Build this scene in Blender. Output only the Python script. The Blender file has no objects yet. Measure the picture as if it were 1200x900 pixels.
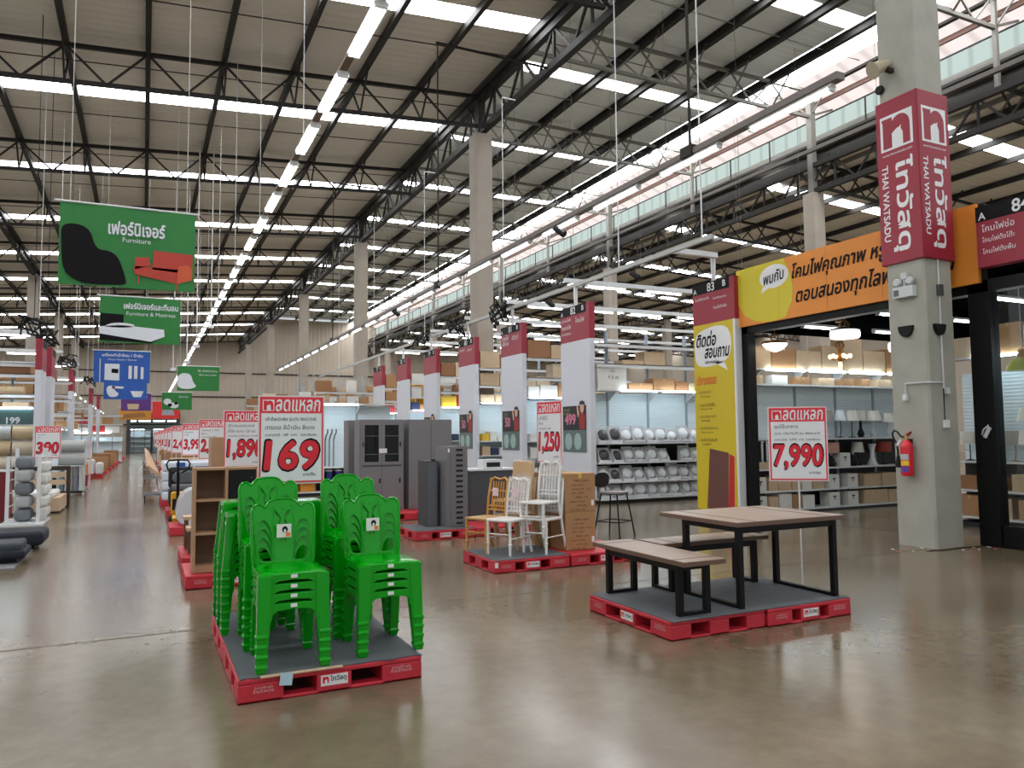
import bpy, bmesh, math, random
from mathutils import Matrix, Vector
PI = math.pi
random.seed(7)
scene = bpy.context.scene
COL = scene.collection

# ------------------------------------------------------------------ camera, sky, exposure
cam_data = bpy.data.cameras.new('camera')
cam_data.sensor_width = 36.0
cam_data.lens = 895.0 / 1200.0 * 36.0
cam_data.clip_end = 400
cam = bpy.data.objects.new('camera', cam_data)
COL.objects.link(cam)
cam.matrix_world = Matrix(((0.90097033, -0.02037447, -0.43340206, 0.0),
                           (-0.43376599, -0.06526572, -0.8986587, 0.0),
                           (-0.0099766, 0.9976599, -0.06764023, 1.6),
                           (0, 0, 0, 1)))
scene.camera = cam
world = bpy.data.worlds.new('daylight_sky')
scene.world = world
world.use_nodes = True
wn = world.node_tree
bg = wn.nodes['Background']
bg.inputs[0].default_value = (0.92, 0.97, 1.0, 1)
bg.inputs[1].default_value = 0.68
SKYLIGHT = 15.0          # daylight through the roof panels
EAVE = 1.1             # daylight through the milky eave sheets
CLERESTORY = 0.82
TUBE = 16.0
vs = scene.view_settings
vs.view_transform = 'Standard'
vs.look = 'None'
vs.gamma = 1.0
vs.use_curve_mapping = False
vs.exposure = 0.0
try:
    scene.cycles.use_denoising = True
    scene.cycles.max_bounces = 8
    scene.cycles.diffuse_bounces = 4
    scene.cycles.glossy_bounces = 3
    scene.cycles.transparent_max_bounces = 8
    scene.cycles.sample_clamp_indirect = 6.0
except Exception:
    pass

# ------------------------------------------------------------------ materials
def lin(c):
    return tuple(((v / 255) / 12.92 if v <= 10 else (((v / 255) + 0.055) / 1.055) ** 2.4) for v in c)
MATS = {}
def M(name, rgb, rough=0.5, metal=0.0, spec=0.5, var=0.0, scale=6.0, bump=0.0, emit=0.0, wave=None, coat=0.0):
    """Principled surface; var mottles the colour with noise, bump roughens it, wave=(axis, period, depth) presses ribs into it."""
    if name in MATS:
        return MATS[name]
    m = bpy.data.materials.new(name)
    m.use_nodes = True
    nt = m.node_tree
    b = nt.nodes['Principled BSDF']
    c = lin(rgb)
    b.inputs['Base Color'].default_value = (*c, 1)
    b.inputs['Roughness'].default_value = rough
    b.inputs['Metallic'].default_value = metal
    b.inputs['Specular IOR Level'].default_value = spec
    if coat:
        b.inputs['Coat Weight'].default_value = coat
        b.inputs['Coat Roughness'].default_value = 0.15
    tc = None
    def coords():
        nonlocal tc
        if tc is None:
            tc = nt.nodes.new('ShaderNodeTexCoord')
        return tc.outputs['Object']
    if var:
        n = nt.nodes.new('ShaderNodeTexNoise')
        n.inputs['Scale'].default_value = scale
        n.inputs['Detail'].default_value = 5
        nt.links.new(coords(), n.inputs['Vector'])
        r = nt.nodes.new('ShaderNodeValToRGB')
        r.color_ramp.elements[0].position = 0.3
        r.color_ramp.elements[1].position = 0.72
        r.color_ramp.elements[0].color = (*[v * (1 - var) for v in c], 1)
        r.color_ramp.elements[1].color = (*[min(1, v * (1 + var)) for v in c], 1)
        nt.links.new(n.outputs['Fac'], r.inputs[0])
        nt.links.new(r.outputs[0], b.inputs['Base Color'])
    if bump or wave:
        bp = nt.nodes.new('ShaderNodeBump')
        if wave:
            w = nt.nodes.new('ShaderNodeTexWave')
            w.wave_type = 'BANDS'
            w.bands_direction = wave[0]
            w.inputs['Scale'].default_value = (2 * PI / wave[1]) / 20.0
            nt.links.new(coords(), w.inputs['Vector'])
            nt.links.new(w.outputs['Fac'], bp.inputs['Height'])
            bp.inputs['Distance'].default_value = wave[2]
            bp.inputs['Strength'].default_value = 1.0
        else:
            n2 = nt.nodes.new('ShaderNodeTexNoise')
            n2.inputs['Scale'].default_value = scale * 8
            nt.links.new(coords(), n2.inputs['Vector'])
            nt.links.new(n2.outputs['Fac'], bp.inputs['Height'])
            bp.inputs['Distance'].default_value = bump
            bp.inputs['Strength'].default_value = 0.5
        nt.links.new(bp.outputs[0], b.inputs['Normal'])
    if emit:
        b.inputs['Emission Color'].default_value = (*c, 1)
        b.inputs['Emission Strength'].default_value = emit
    MATS[name] = m
    return m

def floor_material():
    m = bpy.data.materials.new('polished_concrete')
    m.use_nodes = True
    nt = m.node_tree
    b = nt.nodes['Principled BSDF']
    tc = nt.nodes.new('ShaderNodeTexCoord')
    n1 = nt.nodes.new('ShaderNodeTexNoise'); n1.inputs['Scale'].default_value = 0.55; n1.inputs['Detail'].default_value = 6
    n2 = nt.nodes.new('ShaderNodeTexNoise'); n2.inputs['Scale'].default_value = 7.0; n2.inputs['Detail'].default_value = 8
    n2.inputs['Roughness'].default_value = 0.65
    for n in (n1, n2):
        nt.links.new(tc.outputs['Object'], n.inputs['Vector'])
    r1 = nt.nodes.new('ShaderNodeValToRGB')
    r1.color_ramp.elements[0].position = 0.34; r1.color_ramp.elements[0].color = (*lin((104, 91, 73)), 1)
    r1.color_ramp.elements[1].position = 0.68; r1.color_ramp.elements[1].color = (*lin((125, 113, 94)), 1)
    r2 = nt.nodes.new('ShaderNodeValToRGB')
    r2.color_ramp.elements[0].position = 0.3; r2.color_ramp.elements[0].color = (0.82, 0.82, 0.82, 1)
    r2.color_ramp.elements[1].position = 0.7; r2.color_ramp.elements[1].color = (1.08, 1.07, 1.05, 1)
    mx = nt.nodes.new('ShaderNodeMix'); mx.data_type = 'RGBA'; mx.blend_type = 'MULTIPLY'; mx.inputs[0].default_value = 1
    nt.links.new(n1.outputs['Fac'], r1.inputs[0]); nt.links.new(n2.outputs['Fac'], r2.inputs[0])
    nt.links.new(r1.outputs[0], mx.inputs[6]); nt.links.new(r2.outputs[0], mx.inputs[7])
    nt.links.new(mx.outputs[2], b.inputs['Base Color'])
    rr = nt.nodes.new('ShaderNodeMapRange'); rr.inputs['To Min'].default_value = 0.12; rr.inputs['To Max'].default_value = 0.25
    nt.links.new(n1.outputs['Fac'], rr.inputs[0]); nt.links.new(rr.outputs[0], b.inputs['Roughness'])
    b.inputs['Specular IOR Level'].default_value = 0.42
    return m

def glow(name, rgb, strength, rib=None):
    """A surface that gives off light: a tube, a daylit roof sheet. rib=(axis, period) adds faint sheet laps."""
    if name in MATS:
        return MATS[name]
    m = bpy.data.materials.new(name)
    m.use_nodes = True
    nt = m.node_tree
    nt.nodes.remove(nt.nodes['Principled BSDF'])
    e = nt.nodes.new('ShaderNodeEmission')
    e.inputs[0].default_value = (*lin(rgb), 1)
    e.inputs[1].default_value = strength
    if rib:
        tc = nt.nodes.new('ShaderNodeTexCoord')
        w = nt.nodes.new('ShaderNodeTexWave'); w.bands_direction = rib[0]
        w.inputs['Scale'].default_value = (2 * PI / rib[1]) / 20.0
        nt.links.new(tc.outputs['Object'], w.inputs['Vector'])
        r = nt.nodes.new('ShaderNodeMapRange'); r.inputs['From Min'].default_value = 0.0; r.inputs['From Max'].default_value = 0.25
        r.inputs['To Min'].default_value = 0.8 * strength; r.inputs['To Max'].default_value = strength
        nt.links.new(w.outputs['Fac'], r.inputs[0]); nt.links.new(r.outputs[0], e.inputs[1])
    nt.links.new(e.outputs[0], nt.nodes['Material Output'].inputs[0])
    MATS[name] = m
    return m

def glass_mat():
    m = bpy.data.materials.new('clear_glass'); m.use_nodes = True
    nt = m.node_tree; nt.nodes.remove(nt.nodes['Principled BSDF'])
    t = nt.nodes.new('ShaderNodeBsdfTransparent'); t.inputs[0].default_value = (0.93, 0.96, 0.95, 1)
    g = nt.nodes.new('ShaderNodeBsdfGlossy'); g.inputs['Roughness'].default_value = 0.02
    mx = nt.nodes.new('ShaderNodeMixShader'); f = nt.nodes.new('ShaderNodeFresnel'); f.inputs[0].default_value = 1.45
    nt.links.new(f.outputs[0], mx.inputs[0]); nt.links.new(t.outputs[0], mx.inputs[1]); nt.links.new(g.outputs[0], mx.inputs[2])
    nt.links.new(mx.outputs[0], nt.nodes['Material Output'].inputs[0])
    return m

# ------------------------------------------------------------------ mesh helpers
class MB:
    """Collects boxes, bars, tubes, lathes and prisms into one mesh."""
    def __init__(s):
        s.v, s.f, s.fm, s.mats = [], [], [], []
    def mi(s, m):
        if m not in s.mats:
            s.mats.append(m)
        return s.mats.index(m)
    def add(s, vs_, fs, m, mat=None):
        o = len(s.v); k = s.mi(m)
        s.v += [tuple(mat @ Vector(p)) if mat else tuple(p) for p in vs_]
        for f in fs:
            s.f.append([i + o for i in f]); s.fm.append(k)
        return s
    def bx(s, x0, x1, y0, y1, z0, z1, m, mat=None):
        v = [(x0, y0, z0), (x1, y0, z0), (x1, y1, z0), (x0, y1, z0), (x0, y0, z1), (x1, y0, z1), (x1, y1, z1), (x0, y1, z1)]
        return s.add(v, [(3, 2, 1, 0), (4, 5, 6, 7), (0, 1, 5, 4), (1, 2, 6, 5), (2, 3, 7, 6), (3, 0, 4, 7)], m, mat)
    def box(s, c, d, m, rz=0, rx=0, ry=0):
        mt = Matrix.Translation(c) @ Matrix.Rotation(rz, 4, 'Z') @ Matrix.Rotation(ry, 4, 'Y') @ Matrix.Rotation(rx, 4, 'X')
        return s.bx(-d[0] / 2, d[0] / 2, -d[1] / 2, d[1] / 2, -d[2] / 2, d[2] / 2, m, mt)
    def bar(s, p, q, w, h, m):
        """A straight bar with a w (level) x h section from p to q."""
        p, q = Vector(p), Vector(q); d = q - p; L = d.length
        if L < 1e-6: return s
        d.normalize()
        side = d.cross(Vector((0, 0, 1)))
        if side.length < 1e-4: side = Vector((1, 0, 0))
        side.normalize(); up = side.cross(d)
        v = [p + side * a * w / 2 + up * b * h / 2 for a, b in ((-1, -1), (1, -1), (1, 1), (-1, 1))]
        v += [t + d * L for t in v]
        return s.add(v, [(3, 2, 1, 0), (4, 5, 6, 7), (0, 1, 5, 4), (1, 2, 6, 5), (2, 3, 7, 6), (3, 0, 4, 7)], m)
    def tube(s, pts, r, m, n=8, cap=True):
        pts = [Vector(p) for p in pts]
        rs = r if isinstance(r, (list, tuple)) else [r] * len(pts)
        rings = []; up = None
        for i, p in enumerate(pts):
            d = (pts[min(i + 1, len(pts) - 1)] - pts[max(i - 1, 0)]).normalized()
            if up is None:
                up = d.orthogonal().normalized()
            a = (up - d * up.dot(d))
            a = a.normalized() if a.length > 1e-5 else d.orthogonal().normalized()
            up = a; b = d.cross(a)
            rings.append([p + (a * math.cos(2 * PI * k / n) + b * math.sin(2 * PI * k / n)) * rs[i] for k in range(n)])
        v = [q for R in rings for q in R]; f = []
        for i in range(len(rings) - 1):
            for k in range(n):
                f.append((i * n + k, i * n + (k + 1) % n, (i + 1) * n + (k + 1) % n, (i + 1) * n + k))
        if cap:
            f.append(tuple(range(n - 1, -1, -1))); f.append(tuple(range(len(v) - n, len(v))))
        return s.add(v, f, m)
    def lathe(s, prof, m, c=(0, 0, 0), n=20, mat=None):
        """prof = [(r, z)] from bottom to top, turned about z through c."""
        v, f = [], []
        for r, z in prof:
            for k in range(n):
                v.append((c[0] + r * math.cos(2 * PI * k / n), c[1] + r * math.sin(2 * PI * k / n), c[2] + z))
        for i in range(len(prof) - 1):
            for k in range(n):
                f.append((i * n + k, i * n + (k + 1) % n, (i + 1) * n + (k + 1) % n, (i + 1) * n + k))
        f.append(tuple(range(n - 1, -1, -1))); f.append(tuple(range(len(v) - n, len(v))))
        return s.add(v, f, m, mat)
    def prism(s, poly, a0, a1, m, axis='Y'):
        """poly = [(x, z)] (axis Y), [(x, y)] (axis Z) or [(y, z)] (axis X), pushed from a0 to a1."""
        def P(u, w, a):
            return (u, a, w) if axis == 'Y' else ((u, w, a) if axis == 'Z' else (a, u, w))
        n = len(poly)
        v = [P(u, w, a0) for u, w in poly] + [P(u, w, a1) for u, w in poly]
        f = [tuple(range(n)), tuple(range(2 * n - 1, n - 1, -1))]
        f += [(i, i + n, (i + 1) % n + n, (i + 1) % n) for i in range(n)]
        return s.add(v, f, m)
    def mesh(s, name):
        me = bpy.data.meshes.new(name)
        me.from_pydata(s.v, [], s.f)
        for m in s.mats:
            me.materials.append(m)
        me.polygons.foreach_set('material_index', s.fm)
        me.update()
        bm = bmesh.new(); bm.from_mesh(me)
        bmesh.ops.recalc_face_normals(bm, faces=bm.faces)
        bm.to_mesh(me); bm.free()
        return me

def obj(name, mb, parent=None, bevel=0.0, smooth=False, seg=2, loc=None):
    me = mb.mesh(name) if isinstance(mb, MB) else mb
    o = bpy.data.objects.new(name, me)
    COL.objects.link(o)
    if parent is not None:
        o.parent = parent
    if loc: o.location = loc
    if smooth:
        for p in me.polygons: p.use_smooth = True
        try:
            me.set_sharp_from_angle(angle=math.radians(40))
        except Exception:
            pass
    if bevel:
        b = o.modifiers.new('bevel', 'BEVEL'); b.width = bevel; b.segments = seg; b.limit_method = 'ANGLE'; b.angle_limit = math.radians(40)
    return o
def tag(o, label, cat, group=None, kind=None):
    o['label'] = label; o['category'] = cat
    if group: o['group'] = group
    if kind: o['kind'] = kind
    return o
def thing(name, label, cat, loc=(0, 0, 0), rz=0.0, group=None):
    o = bpy.data.objects.new(name, None)
    o.empty_display_size = 0.2
    COL.objects.link(o)
    o.location = loc; o.rotation_euler = (0, 0, rz)
    return tag(o, label, cat, group)
def struct(name, mb, **k):
    o = obj(name, mb, **k); o['kind'] = 'structure'
    return o
def dup(root, loc, rz=None, label=None, group=None):
    """A copy of a thing with its parts and sub-parts; mesh data is shared."""
    r = root.copy(); COL.objects.link(r); r.location = loc
    if rz is not None: r.rotation_euler = (0, 0, rz)
    if label: r['label'] = label
    if group: r['group'] = group
    for ch in list(root.children):
        c = ch.copy(); COL.objects.link(c); c.parent = r
        for g in ch.children:
            d = g.copy(); COL.objects.link(d); d.parent = c
    return r
ONES = 'zeroth first second third fourth fifth sixth seventh eighth ninth tenth eleventh twelfth thirteenth fourteenth fifteenth sixteenth seventeenth eighteenth nineteenth twentieth'.split()
TENS = {20: 'twenty', 30: 'thirty', 40: 'forty', 50: 'fifty'}
SIGNW = {'82': 'eighty-two', '81': 'eighty-one', '80': 'eighty', '79': 'seventy-nine', '78': 'seventy-eight', '77': 'seventy-seven'}
def nth(i):
    if i <= 20: return ONES[i]
    t, u = i // 10 * 10, i % 10
    if u == 0: return {30: 'thirtieth', 40: 'fortieth', 50: 'fiftieth'}[t]
    return TENS[t] + '-' + ONES[u]

def text_mesh(s, mat, w=None, h=None, size=1.0, bold=0.0, shear=0.0, depth=0.001, spacing=1.0):
    cu = bpy.data.curves.new('lettering', 'FONT')
    cu.body = s; cu.size = 1.0; cu.align_x = 'CENTER'; cu.align_y = 'CENTER'
    cu.shear = shear; cu.extrude = 0.0; cu.resolution_u = 3; cu.space_character = spacing
    t = bpy.data.objects.new('lettering', cu)
    me = bpy.data.meshes.new_from_object(t)
    bpy.data.objects.remove(t); bpy.data.curves.remove(cu)
    xs = [v.co.x for v in me.vertices] or [0]; ys = [v.co.y for v in me.vertices] or [0]
    W, H = max(xs) - min(xs), max(ys) - min(ys)
    cx, cy = (max(xs) + min(xs)) / 2, (max(ys) + min(ys)) / 2
    if w and h: sx, sy = w / max(W, 1e-6), h / max(H, 1e-6)
    elif w: sx = sy = w / max(W, 1e-6)
    elif h: sx = sy = h / max(H, 1e-6)
    else: sx = sy = size
    for v in me.vertices:
        v.co = ((v.co.x - cx) * sx, (v.co.y - cy) * sy, 0)
    if (h or 0) > 0.07 or (w or 0) > 0.3:                 # keep crossing strokes of one letter from lying in exactly one plane
        bm = bmesh.new(); bm.from_mesh(me)
        bmesh.ops.split_edges(bm, edges=bm.edges[:])
        for i, f_ in enumerate(bm.faces):
            for v in f_.verts: v.co.z = (i % 5) * 0.00003
        bm.to_mesh(me); bm.free()
    if bold >= 0.008:                                     # a heavier stroke: the same strokes laid side by side
        bm = bmesh.new(); rx, ry = bold * sx, bold * sy
        steps = 8 if (h or 0) > 0.15 or (w or 0) > 0.5 else 4
        for k in range(steps + 1):
            c = me.copy()
            if k:
                for v in c.vertices:
                    v.co.x += rx * math.cos(2 * PI * k / steps); v.co.y += ry * math.sin(2 * PI * k / steps); v.co.z += k * 0.00014
            bm.from_mesh(c); bpy.data.meshes.remove(c)
        bm.to_mesh(me); bm.free()
    me.materials.clear(); me.materials.append(mat)
    return me
def text(s, mat, x, z, parent, y=-0.004, name='lettering', down=False, turn=0.0, **k):
    """Lettering on a face that looks to -y: centred on (x, z). down=True runs it from top to bottom."""
    me = text_mesh(s, mat, **k)
    right, up = ((0, 0, -1), (1, 0, 0)) if down else ((1, 0, 0), (0, 0, 1))
    right, up = Vector(right), Vector(up)
    if turn:
        c, n = math.cos(turn), math.sin(turn)
        right, up = right * c + up * n, up * c - right * n
    for v in me.vertices:
        p = right * v.co.x + up * v.co.y
        v.co = (x + p.x, y - v.co.z, z + p.z)
    me.update()
    return obj(name, me, parent)
def many_text(rows, mat, parent, y=-0.004, name='lettering'):
    """Several lines of lettering in one mesh: rows of (string, x, z, kwargs)."""
    bm = bmesh.new()
    for s, x, z, k in rows:
        me = text_mesh(s, mat, **k)
        for v in me.vertices:
            v.co = (x + v.co.x, y - v.co.z, z + v.co.y)
        bm.from_mesh(me); bpy.data.meshes.remove(me)
    me = bpy.data.meshes.new(name); bm.to_mesh(me); bm.free(); me.materials.append(mat)
    for p in me.polygons: p.material_index = 0
    return obj(name, me, parent)
def ell(cx, cz, rx, rz, n=24, a0=0, a1=2 * PI):
    full = abs(a1 - a0) > 6.2
    k = n if full else n + 1
    return [(cx + rx * math.cos(a0 + (a1 - a0) * i / n), cz + rz * math.sin(a0 + (a1 - a0) * i / n)) for i in range(k)]

# shared materials
WHITE = M('white_paint', (225, 226, 226), 0.45)
WHITEM = M('white_powder_coat', (214, 217, 218), 0.4)
BLACK = M('black_metal', (9, 9, 10), 0.45, spec=0.25)
BLACKP = M('black_plastic', (13, 13, 14), 0.5, spec=0.3)
RED = M('sign_red', (148, 33, 52), 0.45)
BRIGHTRED = M('bright_red', (216, 30, 48), 0.45)
PALRED = M('pallet_red', (190, 42, 56), 0.45, var=0.12, scale=4)
GREEN = M('green_plastic', (0, 150, 12), 0.13, spec=0.45)
INK = M('dark_ink', (16, 16, 19), 0.6, spec=0.2)
GREYINK = M('grey_ink', (96, 98, 104), 0.6)
STEEL = M('dark_roof_steel', (40, 37, 34), 0.6, spec=0.25)
STEELG = M('grey_green_roof_steel', (112, 110, 102), 0.55)
CONC = M('column_concrete', (164, 162, 150), 0.75, var=0.09, scale=3.0, bump=0.002)
CONCW = M('warm_column_concrete', (160, 150, 138), 0.75, var=0.06, scale=2.0)
CARDB = M('brown_cardboard', (168, 126, 86), 0.7, var=0.06, scale=3)
CARDL = M('pale_cardboard', (196, 170, 138), 0.7, var=0.06, scale=3)
CARDW = M('white_cardboard', (216, 214, 208), 0.6)
TUBEM = glow('fluorescent_tube', (250, 253, 255), TUBE)
GLASS = glass_mat()
# ------------------------------------------------------------------ the building
Y0, Y1 = -8.0, 95.0
PITCH = 15.6
COLY = [7.27 + PITCH * k for k in range(6)]
XA, XB, XC = 9.95, 25.2, -6.2
ROOFM = M('roof_sheet', (214, 208, 194), 0.5, metal=0.0, wave=('Y', 0.33, 0.02))
ROOFC = M('centre_roof_sheet', (222, 228, 226), 0.45, metal=0.0, wave=('Y', 0.33, 0.02))
SKYM = glow('daylit_roof_panel', (250, 252, 255), SKYLIGHT)
EAVEM = glow('milky_eave_sheet', (248, 234, 230), EAVE, rib=('Y', 1.1))
CLEREM = glow('pale_green_wall_sheet', (222, 240, 234), CLERESTORY, rib=('Y', 0.8))
WALLM = M('beige_wall_sheet', (176, 164, 148), 0.6, wave=('X', 0.5, 0.03))

fl = MB(); fl.bx(-26, 60, Y0, 112, -0.2, 0, floor_material())
struct('floor', fl)
jn = MB(); JM = M('floor_joint', (78, 70, 60), 0.6)
for y in (7.05, 22.6, 38.2):
    jn.bx(-26, 60, y - 0.007, y + 0.007, 0.0002, 0.002, JM)
for x in (10.9,):
    jn.bx(x - 0.004, x + 0.004, Y0, 94, 0.0002, 0.0014, JM)
struct('floor_joints', jn)

def zl(x): return 12.1 + (x - XC) * 0.068        # left roof
def zr(x): return 13.3 - (x - 24.4) * 0.05       # right roof
STRIPS = [COLY[0] + PITCH / 2 * k + 3.1 for k in range(-2, 11)]
SW = 0.8
def sloped(mb, xa, za, xb, zb, ya, yb, m, t=0.04):
    mb.add([(xa, ya, za), (xb, ya, zb), (xb, yb, zb), (xa, yb, za), (xa, ya, za + t), (xb, ya, zb + t), (xb, yb, zb + t), (xa, yb, za + t)],
           [(3, 2, 1, 0), (4, 5, 6, 7), (0, 1, 5, 4), (1, 2, 6, 5), (2, 3, 7, 6), (3, 0, 4, 7)], m)
ys = [Y0]
for s_ in STRIPS: ys += [s_, s_ + SW]
ys += [Y1 + 1]
cl, cc, cr = MB(), MB(), MB()
for i in range(0, len(ys), 2):
    sloped(cl, -18, zl(-18), 9.75, zl(9.75), ys[i], ys[i + 1], ROOFM)
    sloped(cc, 9.95, 16.35, 22.9, 16.35, ys[i], ys[i + 1], ROOFC)
    sloped(cr, 25.9, zr(25.9), 57, zr(57), ys[i], ys[i + 1], ROOFM)
struct('ceiling_left', cl); struct('ceiling_centre', cc); struct('ceiling_right', cr)
n = 0
for s_ in STRIPS:
    for a, b, fz in ((-18, 9.75 if s_ > 20 else 9.75, zl), (9.95, 22.9, lambda x: 16.35), (25.9, 57, zr)):
        n += 1
        w = MB(); sloped(w, a, fz(a), b, fz(b), s_ + 0.004, s_ + SW - 0.004, SKYM, 0.01)
        struct('window_%d' % n, w)
w = MB(); sloped(w, 22.9, 16.35, 24.6, 16.3, Y0, Y1, SKYM, 0.02); n += 1; struct('window_%d' % n, w)
w = MB(); sloped(w, 24.6, 16.3, 26.6, 15.5, Y0, Y1, EAVEM, 0.02); n += 1; struct('window_%d' % n, w)
w = MB(); w.bx(26.6, 26.64, Y0, Y1, 14.7, 15.52, CLEREM); n += 1; struct('window_%d' % n, w)
fla = MB(); fla.bx(26.6, 26.66, Y0, Y1, 13.0, 14.7, M('grey_flashing', (120, 118, 110), 0.5)); fla.bx(25.6, 26.6, Y0, Y1, 13.9, 14.0, STEEL)
struct('trim_1', fla)
for k, (x, z, s_) in enumerate(((24.75, 13.3, 0.16), (25.35, 13.55, 0.14), (25.85, 13.9, 0.12))):
    mb = MB(); mb.bx(x - s_ / 2, x + s_ / 2, Y0, Y1, z - s_ / 2, z + s_ / 2, M('brown_grey_steel', (84, 76, 70), 0.6)); struct('trim_%d' % (3 + k), mb)
cs = MB(); cs.bx(9.93, 9.97, Y0, Y1, 13.45, 16.36, ROOFM); struct('wall_clerestory', cs)

# end wall with its doorway, and the lit room behind it
wb = MB()
wb.bx(-26, -1.3, Y1, Y1 + 0.2, 0, 16, WALLM); wb.bx(3.3, 60, Y1, Y1 + 0.2, 0, 16, WALLM); wb.bx(-1.3, 3.3, Y1, Y1 + 0.2, 3.9, 16, WALLM)
struct('wall_back', wb)
gt = MB()
for z in (3.2, 6.4, 9.2): gt.bx(-26, 60, Y1 - 0.12, Y1, z, z + 0.12, STEEL)
struct('trim_2', gt)
dk = MB(); DARKF = M('dark_grey_frame', (52, 54, 56), 0.5)
dk.bx(-1.7, -1.3, Y1 - 0.6, Y1 + 0.3, 0, 4.6, DARKF); dk.bx(3.3, 3.7, Y1 - 0.6, Y1 + 0.3, 0, 4.6, DARKF); dk.bx(-1.7, 3.7, Y1 - 0.6, Y1 + 0.3, 3.9, 4.6, DARKF)
struct('door_1', dk)
rb = MB(); rb.bx(-8, 10, 104, 104.2, 0, 6, M('pale_room_wall', (186, 196, 190), 0.6)); rb.bx(-8, -7.8, 95.2, 104, 0, 6, WALLM); rb.bx(9.8, 10, 95.2, 104, 0, 6, WALLM)
rb.bx(-8, 10, 95.2, 104.2, 6, 6.1, WALLM)
struct('wall_room', rb)
sd = MB(); sd.bx(57, 57.2, Y0, Y1, 0, 14, WALLM); struct('wall_right', sd)

# columns
def column(x, y, h, w, m):
    mb = MB(); c = 0.03
    p = w / 2
    mb.prism([(x - p + c, y - p), (x + p - c, y - p), (x + p, y - p + c), (x + p, y + p - c), (x + p - c, y + p), (x - p + c, y + p), (x - p, y + p - c), (x - p, y - p + c)], 0, h, m, 'Z')
    o = struct('concrete_column', mb)
    return o
for k, y in enumerate(COLY):
    o = column(XA + (0.1 if k == 0 else 0), y, 11.6, 0.6, CONC if k == 0 else CONCW)
    for x in (XC, XB, XB + 16):
        if x == XC and k < 2: continue
        column(x, y, 11.6, 0.62, CONCW)

# lattice girders along the columns and the trusses that cross between them
def lattice(name, p, q, h, npan, chord, web, m, taper=0.0, double=False):
    """Top and bottom chords from p to q with a W of web members; h is the depth above the bottom chord."""
    mb = MB(); p, q = Vector(p), Vector(q); d = (q - p)
    up = Vector((0, 0, h))
    mb.bar(p, q, chord, chord, m); mb.bar(p + up, q + up, chord, chord, m)
    for i in range(npan):
        a, b, c = p + d * (i / npan), p + d * ((i + 0.5) / npan), p + d * ((i + 1) / npan)
        mb.bar(a + up, b, web, web, m); mb.bar(b, c + up, web, web, m)
        if double: mb.bar(a, a + up, web, web, m)
    return mb
for x, m in ((XA, STEEL), (XB, STEEL), (XC, STEEL), (XB + 16, STEEL)):
    mb = MB()
    L = Y1 - Y0
    g = lattice('g', (x, Y0, 11.72), (x, Y1, 11.72), 1.1, int(L / 1.95), 0.2, 0.07, m, double=True)
    struct('roof_girder', g)
    if x in (XA, XB):
        for y in COLY:
            pm = MB(); pm.bx(x - 0.13, x + 0.13, y - 0.13, y + 0.13, 11.6, 13.3 if x == XA else 16.3, m if x == XA else STEELG); struct('steel_post', pm)
for k in range(-1, 11):
    y = COLY[0] + PITCH / 2 * k
    xa, xb = -18.0, 9.85
    mb = lattice('t', (xa, y, zl(xa) - 1.25), (xb, y, zl(xb) - 1.25), 1.0, 14, 0.11, 0.055, STEEL)
    for i in range(15):                                   # V-shaped knee braces under every purlin
        x = xa + (xb - xa) * i / 14
        for sgn in (-1, 1):
            mb.bar((x, y, zl(x) - 1.25), (x, y + sgn * 0.95, zl(x) - 0.2), 0.05, 0.05, STEEL)
    struct('roof_truss', mb)
    mb = lattice('t', (9.95, y, 14.95), (25.2, y, 14.95), 1.12, 7, 0.12, 0.06, STEELG)
    for i in range(8):
        x = 9.95 + 15.25 * i / 7
        for sgn in (-1, 1):
            mb.bar((x, y, 14.95), (x, y + sgn * 1.2, 16.15), 0.05, 0.05, STEELG)
    mb.bar((25.2, y, 15.0), (26.5, y, 15.5), 0.08, 0.08, STEELG)
    struct('roof_truss', mb)
    mb = lattice('t', (25.2, y, 12.0), (57, y, zr(57) - 1.2), 1.0, 15, 0.11, 0.055, STEEL)
    for i in range(16):
        x = 25.2 + 31.8 * i / 15
        for sgn in (-1, 1):
            mb.bar((x, y, 12.0 - i * 0.105), (x, y + sgn * 0.9, zr(x) - 0.2), 0.05, 0.05, STEEL)
    struct('roof_truss', mb)
    if k % 2:
        pm = MB(); pm.bx(25.13, 25.27, y - 0.07, y + 0.07, 12.8, 16.3, STEELG); struct('steel_post', pm)
for i in range(15):                                       # purlins under the left roof
    x = -18 + 27.85 * i / 14
    mb = MB(); mb.bx(x - 0.07, x + 0.07, Y0, Y1, zl(x) - 0.22, zl(x) - 0.01, STEEL); struct('roof_purlin', mb)
for i in range(8):                                        # purlins under the centre roof
    x = 9.95 + 15.25 * i / 7
    mb = MB(); z = 16.33 - (0.06 if i == 7 else 0)
    mb.bx(x - 0.1, x + 0.1, Y0, Y1, z - 0.05, z, STEEL); mb.bx(x - 0.02, x + 0.02, Y0, Y1, z - 0.3, z - 0.05, STEEL); mb.bx(x - 0.1, x + 0.1, Y0, Y1, z - 0.34, z - 0.29, STEEL)
    struct('roof_purlin', mb)
mb = MB(); mb.bx(25.75, 25.87, Y0, Y1, 15.6, 15.78, M('rust_brown_steel', (128, 96, 84), 0.6)); struct('roof_purlin', mb)
for i in range(15):
    x = 25.4 + 31.5 * i / 14
    mb = MB(); mb.bx(x - 0.07, x + 0.07, Y0, Y1, zr(x) - 0.24, zr(x) - 0.01, STEEL); struct('roof_purlin', mb)
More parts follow.
